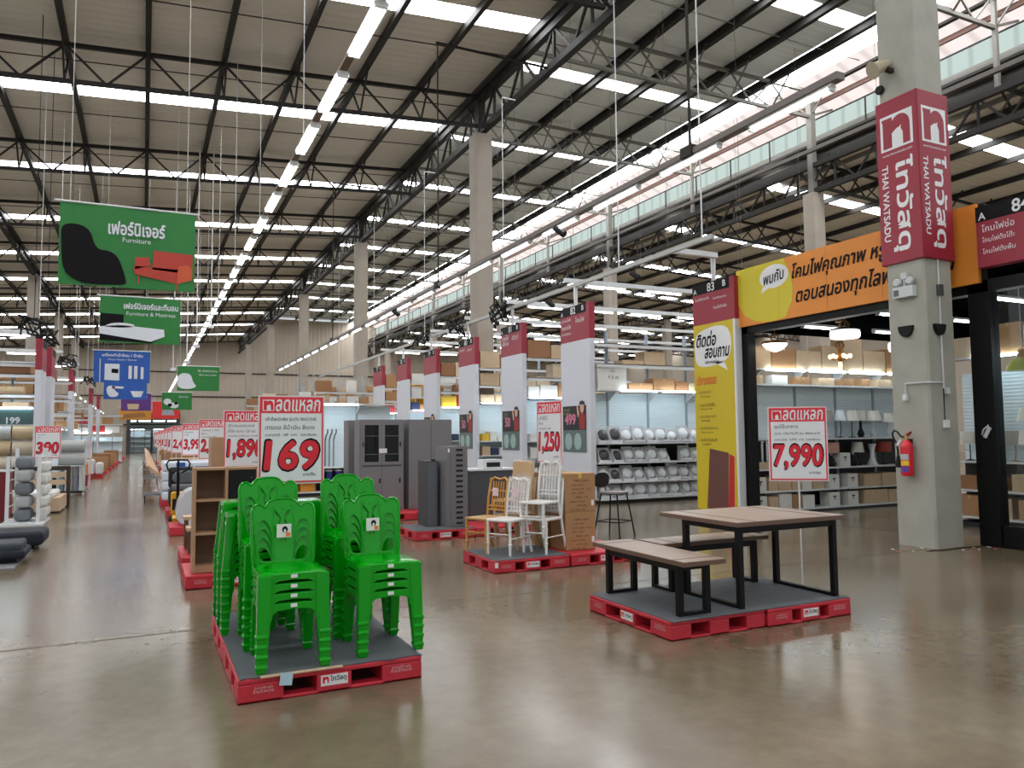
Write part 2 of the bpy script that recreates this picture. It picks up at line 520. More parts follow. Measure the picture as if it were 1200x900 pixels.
# sheeting rods that tie the purlins, one in the middle of every bay
for k in range(-1, 22):
    y = COLY[0] + PITCH / 4 * k + 1.2
    mb = MB(); mb.bar((-18, y, zl(-18) - 0.12), (9.8, y, zl(9.8) - 0.12), 0.025, 0.025, STEEL); struct('roof_tie_rod', mb)
    mb = MB(); mb.bar((9.95, y, 16.15), (25.2, y, 16.15), 0.03, 0.03, STEELG); struct('roof_tie_rod', mb)
# handrail on the gutter walk in front of the pale wall sheet
hr = MB()
hr.bar((25.75, Y0, 15.02), (25.75, Y1, 15.02), 0.05, 0.05, STEEL)
for i in range(int((Y1 - Y0) / 2.6)):
    y = Y0 + i * 2.6
    hr.bar((25.75, y, 13.95), (25.75, y, 15.02), 0.05, 0.05, STEEL)
tag(obj('gutter_handrail', hr), 'long thin dark handrail on the gutter walk below the milky eave', 'handrail', kind='structure')

# ------------------------------------------------------------------ light rows over the aisles
HOUSING = M('batten_housing', (222, 222, 220), 0.5)
def batten(along, double):
    """A fluorescent batten: a folded housing with one or two bare tubes and their end holders, 1.25 m long."""
    t = thing('fluorescent_light', '', 'ceiling light')
    h = MB(); w = 0.09 if double else 0.05
    h.prism([(-w, 0.03), (-w * 0.55, 0.075), (w * 0.55, 0.075), (w, 0.03)], -0.625, 0.625, HOUSING, 'Y')
    obj('housing', h, t)
    for s in ((-0.044, 0.044) if double else (0.0,)):
        c = MB(); c.tube([(s, -0.59, 0.008), (s, 0.59, 0.008)], 0.02, TUBEM, 10); obj('tube', c, t, smooth=True)
    for e in (-0.605, 0.605):
        c = MB(); c.bx(-w * 0.8, w * 0.8, e - 0.014, e + 0.014, -0.014, 0.032, HOUSING); obj('tube_holder', c, t)
    if along == 'X': t.rotation_euler = (0, 0, PI / 2)
    return t
ZL, ZR_ = 6.3, 5.3
railL = MB(); railL.bx(2.2, 2.3, 0, 88, ZL + 0.07, ZL + 0.12, M('brown_light_rail', (118, 96, 76), 0.6))
for i in range(17):
    y = 2 + i * 5.2; railL.bar((2.25, y, ZL + 0.13), (2.25, y, zl(2.25) + 0.01), 0.012, 0.012, WHITEM)
tag(obj('light_rail', railL), 'long brown rail that carries the light row over the left aisle', 'rail')
first = batten('Y', True); first.location = (2.25, 3.1, ZL)
first['label'] = 'twin-tube fluorescent light, first from the camera in the long row over the left aisle'; first['group'] = 'twin-tube lights in the row over the left aisle'
for i in range(1, 47):
    dup(first, (2.25, 3.1 + 1.79 * i, ZL), label='twin-tube fluorescent light, %s from the camera in the long row over the left aisle' % nth(i + 1))
railR = MB(); RAILG = M('grey_light_rail', (112, 104, 98), 0.5)
railR.bx(6.58, 6.7, 5.6, 44, ZR_ + 0.07, ZR_ + 0.15, RAILG)
tag(obj('light_rail', railR), 'grey trunking that carries the right-hand row of single-tube lights', 'rail')
s1 = batten('Y', False); s1.location = (6.64, 6.33, ZR_)
s1['label'] = 'single-tube fluorescent light, first from the camera in the right-hand hanging row'; s1['group'] = 'single-tube lights in the right-hand hanging row'
for i in range(1, 21):
    dup(s1, (6.64, 6.33 + 1.8 * i, ZR_), label='single-tube fluorescent light, %s from the camera in the right-hand hanging row' % nth(i + 1))
for i, y in enumerate((8.1, 18.0, 30.0)):
    mb = MB(); mb.bar((6.64, y, ZR_ + 0.16), (6.64, y, 11.75), 0.03, 0.03, STEEL); mb.bar((6.6, y, 11.75), (9.95, y, 11.75), 0.05, 0.05, STEEL)
    mb.bx(6.56, 6.72, y - 0.12, y + 0.12, ZR_ + 0.06, ZR_ + 0.2, STEEL)
    tag(obj('hanger_rod', mb), 'thin dark hanger rod, %s from the camera along the right-hand light row' % nth(i + 1), 'hanger rod', 'hanger rods of the right-hand light row')
# rails with tubes across the side aisles
row = batten('X', False); row.location = (11.2, 17.3, 5.55)
row['label'] = 'single tube over the side aisle behind sign eighty-two, first from the main aisle'; row['group'] = 'single tubes over the side aisles'
AISLES = [(17.3, '82'), (20.8, '81'), (24.2, '80'), (27.7, '79'), (31.1, '78'), (34.6, '77')]
for a, (y, num) in enumerate(AISLES):
    mb = MB(); mb.bx(9.9, 22.4, y - 0.04, y + 0.04, 5.62, 5.73, WHITEM)
    for x in (10.2, 16.0, 22.2): mb.bar((x, y, 5.74), (x, y, 16.34), 0.009, 0.009, STEELG)
    tag(obj('light_rail', mb), 'white light rail across the side aisle behind sign %s' % SIGNW[num], 'rail', 'white rails across the side aisles')
    for i in range(4):
        if a == 0 and i == 0: continue
        dup(row, (11.2 + i * 1.9, y, 5.55), label='single tube over the side aisle behind sign %s, %s from the main aisle' % (SIGNW[num], nth(i + 1)))
LEFTA = [(24.0, 4.4), (29.0, 4.4), (36.0, 4.6), (44.0, 4.6)]
for a, (y, z) in enumerate(LEFTA):
    mb = MB(); mb.bx(-8.0, -2.45, y - 0.04, y + 0.04, z + 0.07, z + 0.16, WHITEM)
    for x in (-7.8, -2.6): mb.bar((x, y, z + 0.17), (x, y, zl(x) + 0.01), 0.015, 0.015, WHITEM)
    tag(obj('light_rail', mb), 'white light rail on the far left, %s from the camera' % nth(a + 1), 'rail', 'white rails on the far left')
    for i in range(3):
        dup(row, (-3.4 - i * 1.7, y, z), label='single tube on the far left, rail %s from the camera, %s from the aisle' % (nth(a + 1), nth(i + 1)))
# ------------------------------------------------------------------ red pallets
SHEETM = M('grey_rubber_sheet', (84, 88, 92), 0.75, var=0.12, scale=5)
DECALW = M('worn_white_print', (214, 178, 180), 0.6)
STICKW = M('white_sticker', (226, 226, 226), 0.5)
def logo(w, parent, x, z, y=-0.004, back=True, name='emblem'):
    """The square shop emblem: a red arched letter with a house cut into it, on white inside a white border."""
    mb = MB(); h = w / 2
    RD = RED if w > 0.2 else BRIGHTRED
    mb.bx(x - h, x + h, y, y + 0.001, z - h, z + h, WHITE)
    u = w / 100.0
    def P(pts): return [(x + (a - 50) * u, z + (b - 50) * u) for a, b in pts]
    arch = [(8, 6), (8, 80), (4, 92), (38, 92), (38, 84)] + [(62 + 30 * math.cos(t), 60 + 33 * math.sin(t)) for t in [PI * 0.78 - PI * 0.78 * i / 10 for i in range(11)]] + \
           [(92, 6), (70, 6), (70, 40), (64, 52), (66, 62), (60, 57), (52, 56), (36, 46), (36, 6)]
    mb.prism(P(arch), y - 0.001, y - 0.0002, RD, 'Y')
    return obj(name, mb, parent)
def pallet(loc, label, rz=0.0, w=1.16, d=0.95, group='red plastic pallets on the shop floor', front_label=True, detail=True):
    t = thing('plastic_pallet', label, 'pallet', loc, rz, group)
    mb = MB(); h = 0.15
    mb.bx(0, w, 0, d, h - 0.035, h - 0.004, PALRED)
    for x0, x1 in ((0, 0.27), (w / 2 - 0.11, w / 2 + 0.11), (w - 0.27, w)):
        for y0, y1 in ((0, 0.2), (d / 2 - 0.1, d / 2 + 0.1), (d - 0.2, d)):
            mb.bx(x0, x1, y0, y1, 0, h - 0.035, PALRED)
        mb.bx(x0, x1, 0, d, 0, 0.022, PALRED)
    for y0, y1 in ((0, 0.1), (d / 2 - 0.07, d / 2 + 0.07), (d - 0.1, d)):
        mb.bx(0, w, y0, y1, 0.0, 0.022, PALRED)
    obj('pallet_body', mb, t, bevel=0.008)
    if detail:
        st = MB(); st.bx(w / 2 - 0.085, w / 2 + 0.085, -0.002, 0, 0.042, 0.108, STICKW)
        s = obj('shop_sticker', st, t)
        logo(0.045, s, w / 2 - 0.055, 0.08, y=-0.004)
        text('ไทวัสดุ', INK, w / 2 + 0.025, 0.08, s, y=-0.003, w=0.1, bold=0.02)
        many_text([('สำหรับใช้ภายใน', w - 0.14, 0.095, dict(w=0.13)), ('ห้ามจำหน่าย', w - 0.14, 0.075, dict(w=0.14))], DECALW, t, y=-0.002, name='white_print')
        many_text([('สำหรับใช้ภายใน', 0.15, 0.09, dict(w=0.11)), ('ห้ามจำหน่าย', 0.15, 0.07, dict(w=0.12))], DECALW, t, y=-0.002, name='white_print')
    return t
def sheet(x0, x1, y0, y1, label, wave=0.012, z=0.148, over=0.01):
    mb = MB(); n = 24; top = []; 
    poly = []
    rnd = random.Random(int(x0 * 100))
    for i in range(n + 1):
        poly.append((x0 + (x1 - x0) * i / n, y0 - over + rnd.uniform(-wave, wave)))
    for i in range(n + 1):
        poly.append((x1 + rnd.uniform(-wave, wave) * 0.5, y0 + (y1 - y0) * i / n) if 0 < i < n else (x1, y0 + (y1 - y0) * i / n))
    poly += [(x0, y1)]
    mb.prism(poly, z, z + 0.006, SHEETM, 'Z')
    return tag(obj('rubber_sheet', mb), label, 'sheet')
ZP = 0.155                                             # top of a sheeted pallet
pallet((0.54, 4.95, 0), 'red pallet nearest the camera, under the green chairs')
pallet((0.54, 5.92, 0), 'red pallet under the back rows of green chairs and stools')
sheet(0.55, 1.70, 4.955, 6.86, 'dark grey rubber sheet under the stacked green chairs', over=0.004)
pallet((3.70, 6.09, 0), 'red pallet under the long bench, showing its shop sticker', -PI / 2, w=1.2, d=0.96)
pallet((4.675, 4.87, 0), 'red pallet under the right end of the wooden table', 0, w=0.96, d=1.2)
sheet(3.71, 5.63, 4.875, 6.08, 'grey rubber sheet under the wooden table and benches', wave=0.004, over=0.0)
pallet((3.70, 8.18, 0), 'red pallet under the white and gold chairs', w=1.0, d=0.98)
sheet(3.71, 4.70, 8.185, 9.15, 'grey rubber sheet under the white and gold chairs', wave=0.003, over=0.0)
pallet((4.73, 8.19, 0), 'red pallet under the brown cartons', w=1.02, d=0.98)
pallet((3.78, 11.28, 0), 'red pallet with the narrow locker and drawer cabinet on it', w=0.98, d=0.98)
sheet(3.79, 4.75, 11.29, 12.25, 'grey rubber sheet under the drawer cabinet', wave=0.003, over=0.0)
pallet((4.79, 11.30, 0), 'red pallet under the dark grey desk', w=1.0, d=0.98)
pallet((3.85, 14.2, 0), 'red pallet under the tall glazed cabinet', w=0.95, d=1.1, detail=False)
pallet((4.83, 14.2, 0), 'red pallet under the tall plain cabinet', w=0.95, d=1.1, detail=False)
pallet((0.43, 8.9, 0), 'red pallet under the wooden shelf unit by the left aisle', w=1.1, d=0.98)
pl = MB(); pl.box((0.82, 4.93, 0.125), (0.075, 0.004, 0.075), M('pale_blue_card', (176, 204, 214), 0.5), ry=0.12)
tag(obj('paper_tag', pl), 'pale blue paper tag stuck on the front of the nearest pallet', 'tag')
pl = MB(); pl.box((0.92, 4.945, 0.152), (0.5, 0.03, 0.008), CARDL, rz=0.0)
tag(obj('cardboard_strip', pl), 'strip of brown cardboard under the sheet edge of the nearest pallet', 'cardboard')

# ------------------------------------------------------------------ stacking chairs of green plastic
def curve_plate(outer, holes, depth, y_of, cuts_x, cuts_z, name):
    """A bent plate: a flat outline with holes, given thickness, sliced finely and bent by y_of(x, z)."""
    cu = bpy.data.curves.new(name, 'CURVE'); cu.dimensions = '2D'; cu.fill_mode = 'BOTH'; cu.extrude = depth / 2
    for ring in [outer] + holes:
        sp = cu.splines.new('POLY'); sp.points.add(len(ring) - 1)
        for p, (x, z) in zip(sp.points, ring): p.co = (x, z, 0, 1)
        sp.use_cyclic_u = True
    t = bpy.data.objects.new(name, cu)
    me = bpy.data.meshes.new_from_object(t)
    bpy.data.objects.remove(t); bpy.data.curves.remove(cu)
    bm = bmesh.new(); bm.from_mesh(me)
    bmesh.ops.remove_doubles(bm, verts=bm.verts, dist=1e-5)
    for axis, cuts in (((1, 0, 0), cuts_x), ((0, 1, 0), cuts_z)):
        for c in cuts:
            bmesh.ops.bisect_plane(bm, geom=bm.verts[:] + bm.edges[:] + bm.faces[:], plane_co=(axis[0] * c, axis[1] * c, 0), plane_no=axis)
    for v in bm.verts:
        x, z, t_ = v.co
        v.co = (x, y_of(x, z) - t_, z)
    bmesh.ops.recalc_face_normals(bm, faces=bm.faces)
    bm.to_mesh(me); bm.free()
    me.materials.clear(); me.materials.append(GREEN)
    return me
def smooth_ring(pts, n=3):
    for _ in range(n):
        out = []
        for i in range(len(pts)):
            (a, b), (c, d) = pts[i], pts[(i + 1) % len(pts)]
            out += [(a * 0.75 + c * 0.25, b * 0.75 + d * 0.25), (a * 0.25 + c * 0.75, b * 0.25 + d * 0.75)]
        pts = out
    return pts
def chair_leg(top, bot, wt, wb, m, front):
    """A tapering, slightly dished leg with three raised bands near the foot."""
    mb = MB(); T, B = Vector(top), Vector(bot)
    def sec(c, w, d):
        return [(c.x - w / 2, c.y - d / 2, c.z), (c.x + w / 2, c.y - d / 2, c.z), (c.x + w / 2, c.y + d / 2, c.z), (c.x - w / 2, c.y + d / 2, c.z)]
    hs = [(1.0, 1.0), (0.125, 1.0), (0.115, 1.2), (0.1, 1.24), (0.075, 1.24), (0.065, 1.05), (0.02, 1.0), (0.0, 0.92)]
    v = []
    for h_, k in hs:
        c = B + (T - B) * h_; w = wb + (wt - wb) * h_
        v += sec(c, w * k, (w * 0.85) * k)
    f = []
    for i in range(len(hs) - 1):
        for k in range(4):
            f.append((i * 4 + k, i * 4 + (k + 1) % 4, (i + 1) * 4 + (k + 1) % 4, (i + 1) * 4 + k))
    f += [(0, 1, 2, 3), tuple(range(len(v) - 4, len(v)))]
    return mb.add(v, f, m)
TAGW = M('product_tag_white', (228, 226, 222), 0.5)
TAGO = M('product_tag_orange', (232, 122, 52), 0.5)
def make_chair():
    t = thing('plastic_chair', '', 'chair')
    SH = 0.425
    # seat: a rounded pan with a front lip that rolls down
    n = 10; v, f = [], []
    for j in range(n + 1):
        y = -0.215 + 0.42 * j / n
        for i in range(n + 1):
            u = -1 + 2 * i / n
            hw = 0.205 - 0.025 * (j / n)
            e = min(1, max(0, abs(u) - 0.75) / 0.25); fr = max(0, 1 - j / 2.0)
            z = SH - 0.012 * (1 - u * u) * math.sin(PI * j / n) - 0.012 * e * e - 0.012 * fr * fr
            xx = u * hw
            yy = y + (0.02 * e * e * (1 if j == 0 else 0))
            v.append((xx, yy, z))
    k = len(v)
    v += [(x, y, z - 0.012) for x, y, z in v]
    W = n + 1
    for j in range(n):
        for i in range(n):
            a = j * W + i
            f.append((a, a + 1, a + W + 1, a + W)); f.append((k + a, k + a + W, k + a + W + 1, k + a + 1))
    edge = [i for i in range(W)] + [j * W + n for j in range(1, W)] + [n * W + i for i in range(n - 1, -1, -1)] + [j * W for j in range(n - 1, 0, -1)]
    for a, b in zip(edge, edge[1:] + edge[:1]): f.append((a, k + a, k + b, b))
    mb = MB().add(v, f, GREEN)
    obj('seat', mb, t, smooth=True)
    # apron: the skirt below the seat, arched between the legs at the front
    ap = MB()
    arch = [(-0.2, SH - 0.012), (0.2, SH - 0.012), (0.207, SH - 0.12)] + [(0.135, SH - 0.12), (0.125, SH - 0.075), (0.095, SH - 0.058), (0.0, SH - 0.052), (-0.095, SH - 0.058), (-0.125, SH - 0.075), (-0.135, SH - 0.12), (-0.207, SH - 0.12)]
    ap.prism(arch, -0.222, -0.21, GREEN, 'Y')
    for sx in (-1, 1):
        x = sx * 0.2
        side = [(-0.212, SH - 0.012), (0.2, SH - 0.012), (0.2, SH - 0.1), (0.13, SH - 0.1), (0.1, SH - 0.06), (-0.1, SH - 0.06), (-0.13, SH - 0.1), (-0.212, SH - 0.1)]
        ap.prism(side, x - 0.006, x + 0.006, GREEN, 'X')
        ap.bx(x - 0.009 if sx > 0 else x - 0.004, x + 0.004 if sx > 0 else x + 0.009, -0.1, 0.1, SH - 0.035, SH - 0.022, GREEN)
    obj('apron', ap, t, bevel=0.004)
    st = MB(); st.bx(-0.02, 0.02, -0.2245, -0.222, SH - 0.04, SH - 0.018, STICKW); obj('price_sticker', st, t)
    for sx in (-1, 1):
        obj('leg', chair_leg((sx * 0.176, -0.19, SH - 0.02), (sx * 0.196, -0.214, 0), 0.086, 0.058, GREEN, True), t, bevel=0.006)
        obj('leg', chair_leg((sx * 0.165, 0.18, SH - 0.02), (sx * 0.172, 0.235, 0), 0.076, 0.056, GREEN, False), t, bevel=0.006)
    # backrest: three lobes on top, two drop-shaped openings, a splat with a leaf cut-out
    half = [(0.0, 0.845), (0.06, 0.843), (0.1, 0.82), (0.115, 0.792), (0.125, 0.792), (0.15, 0.815), (0.19, 0.81), (0.21, 0.77), (0.207, 0.72), (0.2, 0.62), (0.188, 0.5), (0.185, SH - 0.01)]
    outer = smooth_ring(half + [(-x, z) for x, z in half[::-1][:-1]], 2)
    def drop(s):
        pts = [(0.058, 0.45), (0.07, 0.53), (0.076, 0.61), (0.095, 0.68), (0.135, 0.715), (0.172, 0.68), (0.17, 0.58), (0.162, 0.48), (0.145, 0.44), (0.08, 0.435)]
        return smooth_ring([(s * x, z) for x, z in pts], 2)
    def leaf(cx, cz, a, L, w):
        pts = [(L * (k / 8 - 0.5), w * math.sin(PI * k / 8)) for k in range(9)] + [(L * (0.5 - k / 8), -w * 0.25 * math.sin(PI * k / 8)) for k in range(1, 8)]
        c, s = math.cos(a), math.sin(a)
        return [(cx + x * c - z * s, cz + x * s + z * c) for x, z in pts]
    holes = [drop(1), drop(-1)]
    for s in (1, -1):
        holes.append(leaf(s * 0.032, 0.742, s * 0.95 if s > 0 else PI - 0.95, 0.07, 0.017))
        holes.append(leaf(s * 0.02, 0.692, s * 1.9 if s > 0 else PI - 1.9, 0.045, 0.011))
        holes.append(ell(s * 0.016, 0.655, 0.011, 0.014, 10))
        holes.append(ell(s * 0.013, 0.568, 0.006, 0.01, 8))
    holes.append(ell(0, 0.775, 0.004, 0.007, 6))
    def yof(x, z):
        tt = max(0, z - SH)
        return 0.185 + 0.13 * tt + 0.16 * tt * tt - 0.9 * x * x * min(1, tt * 5) + 0.006
    bk = curve_plate(outer, holes, 0.009, yof, [-0.18 + 0.04 * i for i in range(10)], [0.46 + 0.04 * i for i in range(10)], 'backrest')
    obj('backrest', bk, t, smooth=True)
    rim = MB()
    pts = [(x, yof(x, z) - 0.003, z) for x, z in outer if z > SH]
    top = sorted(range(len(outer)), key=lambda i: 0)
    ring = [(x, yof(x, z) - 0.002, z) for x, z in outer]
    i0 = min(range(len(ring)), key=lambda i: (ring[i][2], ring[i][0]))
    ring = ring[i0:] + ring[:i0]
    rim.tube([p for p in ring if p[2] > SH + 0.01], 0.009, GREEN, 6)
    for s in (1, -1):                                     # raised ribs either side of the splat
        rp = [(s * (0.06 + 0.012 * math.sin(k / 8 * PI)), 0.45 + 0.35 * k / 8) for k in range(9)]
        rim.tube([(x, yof(x, z) - 0.004, z) for x, z in rp], 0.006, GREEN, 6)
    obj('back_rim', rim, t, smooth=True)
    return t
ch0 = make_chair()
STEP = 0.0605
def product_tag(parent_label, loc, rz=0):
    pass
def chair_stack(x, y, n, rz, where, group):
    for i in range(n):
        z = ZP + i * STEP
        pos = 'topmost' if i == n - 1 else ('lowest' if i == 0 else '%s from the top' % nth(n - i))
        lab = 'green plastic chair, %s in %s' % (pos, where)
        c = dup(ch0, (x, y + 0.0, z), rz, label=lab, group=group) if chair_stack.used else ch0
        if not chair_stack.used:
            ch0.location = (x, y, z); ch0.rotation_euler = (0, 0, rz); ch0['label'] = lab; ch0['group'] = group
            chair_stack.used = True
    return c
chair_stack.used = False
top1 = chair_stack(0.875, 5.225, 4, 0.0, 'the front left stack on the pallet', 'chairs in the front left stack')
top2 = chair_stack(1.515, 5.29, 4, 0.035, 'the front right stack on the pallet', 'chairs in the front right stack')
chair_stack(0.86, 5.80, 6, 0.02, 'the stack behind the front left stack', 'chairs in the back left stack')
chair_stack(1.475, 5.84, 6, 0.05, 'the stack behind the front right stack', 'chairs in the back right stack')
for tp in (top1, top2):
    tg = MB(); tg.bx(-0.048, 0.048, 0.182, 0.185, 0.59, 0.68, TAGW)
    g = obj('product_tag', tg, tp)
    pr = MB(); pr.prism(ell(0.006, 0.643, 0.019, 0.022, 14), 0.1808, 0.1818, INK, 'Y'); pr.bx(0.012, 0.042, 0.1808, 0.1818, 0.595, 0.622, TAGO); pr.prism(ell(0.006, 0.634, 0.008, 0.012, 10), 0.1798, 0.1808, STICKW, 'Y')
    obj('printed_picture', pr, g)

# ------------------------------------------------------------------ stacking stools of green plastic
def make_stool():
    t = thing('plastic_stool', '', 'stool')
    H = 0.46; mb = MB(); w = 0.15
    mb.prism([(-w + 0.03, -w), (w - 0.03, -w), (w, -w + 0.03), (w, w - 0.03), (w - 0.03, w), (-w + 0.03, w), (-w, w - 0.03), (-w, -w + 0.03)], H - 0.02, H, GREEN, 'Z')
    obj('seat', mb, t, bevel=0.008)
    for k in range(4):
        a = MB()
        R = Matrix.Rotation(k * PI / 2, 4, 'Z')
        pts = [(-0.152, H - 0.01), (0.152, H - 0.01), (0.162, H - 0.16), (0.105, H - 0.16), (0.098, H - 0.06), (0.08, H - 0.045), (-0.08, H - 0.045), (-0.098, H - 0.06), (-0.105, H - 0.16), (-0.162, H - 0.16)]
        nn = len(pts)
        v = [(x, -0.152 - (H - z) * 0.07, z) for x, z in pts] + [(x, -0.14 - (H - z) * 0.07, z) for x, z in pts]
        ff = [tuple(range(nn)), tuple(range(2 * nn - 1, nn - 1, -1))] + [(i, i + nn, (i + 1) % nn + nn, (i + 1) % nn) for i in range(nn)]
        a.add(v, ff, GREEN, R)
        obj('apron', a, t, bevel=0.003)
    for sx in (-1, 1):
        for sy in (-1, 1):
            obj('leg', chair_leg((sx * 0.128, sy * 0.128, H - 0.02), (sx * 0.17, sy * 0.17, 0), 0.062, 0.05, GREEN, True), t, bevel=0.005)
    st = MB(); st.bx(-0.1555, -0.154, -0.02, 0.015, H - 0.035, H - 0.015, STICKW); obj('price_sticker', st, t)
    return t
stool0 = make_stool(); used = []
for (x, y, n_, where, g) in ((0.735, 6.275, 8, 'the lower left rear stack', 'stools in the lower left rear stack'), (0.735, 6.63, 9, 'the higher left rear stack', 'stools in the higher left rear stack'), (1.16, 6.4, 9, 'the middle rear stack', 'stools in the middle rear stack'), (1.53, 6.5, 7, 'the right rear stack', 'stools in the right rear stack')):
    for i in range(n_):
        pos = 'topmost' if i == n_ - 1 else ('lowest' if i == 0 else '%s from the top' % nth(n_ - i))
        lab = 'green plastic stool, %s in %s' % (pos, where)
        if not used:
            s = stool0; s.location = (x, y, ZP); s['label'] = lab; s['group'] = g; used.append(1)
        else:
            dup(stool0, (x, y, ZP + i * 0.0605), 0, label=lab, group=g)

# ------------------------------------------------------------------ wooden table and benches
TOPW = M('grey_brown_table_top', (150, 128, 112), 0.38, var=0.1, scale=8)
EDGEW = M('brown_table_edge', (104, 80, 66), 0.5)
BANDW = M('dark_inlay', (70, 58, 54), 0.45)
def frame_end(parent, x0, x1, y, h, wdt=0.05, along='X'):
    """A black box-section frame: two legs, a foot bar and a top bar, lying along X at depth y (or along Y at x=y)."""
    def B(mb, a0, a1, z0, z1):
        if along == 'X': mb.bx(a0, a1, y - wdt / 2, y + wdt / 2, z0, z1, BLACK)
        else: mb.bx(y - wdt / 2, y + wdt / 2, a0, a1, z0, z1, BLACK)
    for a in (x0, x1 - wdt):
        mb = MB(); B(mb, a, a + wdt, 0, h); obj('leg', mb, parent, bevel=0.003)
    mb = MB(); B(mb, x0 + wdt, x1 - wdt, 0, 0.028); obj('foot_bar', mb, parent, bevel=0.003)
    mb = MB(); B(mb, x0 + wdt, x1 - wdt, h - wdt, h); obj('top_bar', mb, parent, bevel=0.003)
def table_like(name, label, cat, loc, L, W, H, along, leg_in, band_in, rails=True, tk=0.032, wdt=0.05, fi=0.05, fb=None):
    """A plank top with dark inlaid bands on two black end frames. along = direction of its length."""
    t = thing(name, label, cat, loc)
    X, Y = (L, W) if along == 'X' else (W, L)
    mb = MB(); mb.bx(0, X, 0, Y, H - tk, H - 0.004, EDGEW); mb.bx(0.002, X - 0.002, 0.002, Y - 0.002, H - 0.004, H, TOPW)
    top = obj('table_top' if name == 'dining_table' else 'seat_board', mb, t, bevel=0.003)
    ib = MB()
    for a in (band_in, L - band_in):
        if along == 'X': ib.bx(a - 0.012, a + 0.012, 0.001, Y - 0.001, H - 0.0005, H + 0.001, BANDW)
        else: ib.bx(0.001, X - 0.001, a - 0.012, a + 0.012, H - 0.0005, H + 0.001, BANDW)
    obj('inlay_band', ib, top)
    fb = fi if fb is None else fb
    for a in (leg_in, L - leg_in):
        if along == 'X': frame_end(t, fi, W - fb, a, H - tk, wdt, 'Y')
        else: frame_end(t, fi, W - fi, a, H - tk, wdt, 'X')
    if rails:
        for b in (fi + wdt / 2, W - fb - wdt / 2):
            r = MB()
            if along == 'X': r.bx(leg_in + wdt / 2, L - leg_in - wdt / 2, b - 0.02, b + 0.02, H - tk - 0.06, H - tk, BLACK)
            else: r.bx(b - 0.02, b + 0.02, leg_in + wdt / 2, L - leg_in - wdt / 2, H - tk - 0.06, H - tk, BLACK)
            obj('side_rail', r, t, bevel=0.003)
    return t
table_like('dining_table', 'long wooden dining table with black metal frame on red pallets', 'table', (4.40, 4.90, ZP), 1.24, 1.05, 0.715, 'X', 0.08, 0.2, tk=0.04, fb=0.26)
table_like('bench', 'wooden bench with black frame, left of the dining table', 'bench', (3.80, 4.84, ZP), 1.34, 0.42, 0.45, 'Y', 0.16, 0.14, tk=0.04)
table_like('bench', 'wooden bench with black frame, tucked under the back of the dining table', 'bench', (4.27, 5.735, ZP), 1.27, 0.38, 0.45, 'X', 0.14, 0.16, tk=0.04, fi=0.035)

# ------------------------------------------------------------------ price signs
PINK = M('sign_pink_red', (222, 52, 66), 0.5)
PAPER = M('sign_paper', (222, 224, 226), 0.5)
CLEARP = M('sign_clear_frame', (214, 208, 206), 0.35)
def price_sign(loc, price, label, rz=0.0, lines=None, pole=True, head='ลดแหลก', unit='บาท/ชิ้น', detail=True, group='sale price signs', w=0.55, h=0.78, tail=None, zb=1.2):
    """A sheet in a clear frame on a thin pole with a round foot; local origin at the foot, face to -y."""
    t = thing('price_sign', label, 'sign', loc, rz, group)
    zt = zb + h
    mb = MB(); mb.bx(-w / 2 - 0.012, w / 2 + 0.012, 0.001, 0.012, zb - 0.012, zt + 0.012, CLEARP); obj('clear_frame', mb, t)
    mb = MB(); mb.bx(-w / 2, w / 2, -0.001, 0.001, zb, zt, PINK); obj('red_border', mb, t)
    mb = MB(); b = 0.014; mb.bx(-w / 2 + b, w / 2 - b, -0.0022, -0.001, zb + b, zt - 0.15 * h / 0.78, PAPER); obj('paper', mb, t)
    k = h / 0.78
    hz = zt - 0.078 * k
    logo(0.1 * k, t, -w / 2 + 0.075, hz, y=-0.003)
    text(head, WHITE, 0.055, hz, t, y=-0.003, w=w * 0.7, h=0.105 * k, bold=0.015, shear=0.12, name='header_lettering')
    px = 0.0
    if tail is None:
        text(price, INK, px, zb + 0.25 * k, t, y=-0.003, w=w * 0.86, h=0.27 * k, bold=0.05, shear=0.08, name='price_outline')
        text(price, BRIGHTRED, px, zb + 0.25 * k, t, y=-0.0048, w=w * 0.83, h=0.25 * k, bold=0.03, shear=0.08, name='price')
    if detail:
        lines = lines or ['ราคาปกติ', 'ขนาด']
        rows = []
        for i, s in enumerate(lines):
            zz = zt - (0.205, 0.275, 0.345, 0.4)[i] * k
            ww = w * min(0.8, 0.035 * len(s))
            rows.append((s, -w / 2 + 0.05 + ww / 2, zz, dict(w=ww, bold=0.008)))
        rows.append((unit, w * 0.28, zb + 0.075 * k, dict(w=0.11, bold=0.02)))
        many_text(rows, GREYINK, t, y=-0.0035, name='small_print')
    if pole:
        mb = MB(); mb.tube([(0, 0.02, 0.0), (0, 0.02, zt - 0.05)], 0.008, WHITEM, 8); obj('pole', mb, t)
        mb = MB(); mb.lathe([(0.14, 0), (0.14, 0.008), (0.02, 0.016), (0.012, 0.03)], WHITEM, (0, 0.02, 0), 20); obj('foot', mb, t)
    return t
price_sign((1.205, 7.08, 0), '169', 'sale sign reading 169 behind the green chairs', lines=['เก้าอี้พนักพิง รุ่นดัง BIGONE', 'เกรดเอ สีน้ำเงิน สีแดง', 'ราคาปกติ  189  บาท   ราคาพิเศษ'], w=0.56, h=0.77)
price_sign((1.275, 11.2, 0), '1,890', 'sale sign reading 1,890 behind the wooden shelf unit', lines=['ตู้โชว์เอนกประสงค์', 'สีโอ๊ค ขนาด 120 ซม.', 'ราคาปกติ 2,190 บาท  ราคาพิเศษ'])
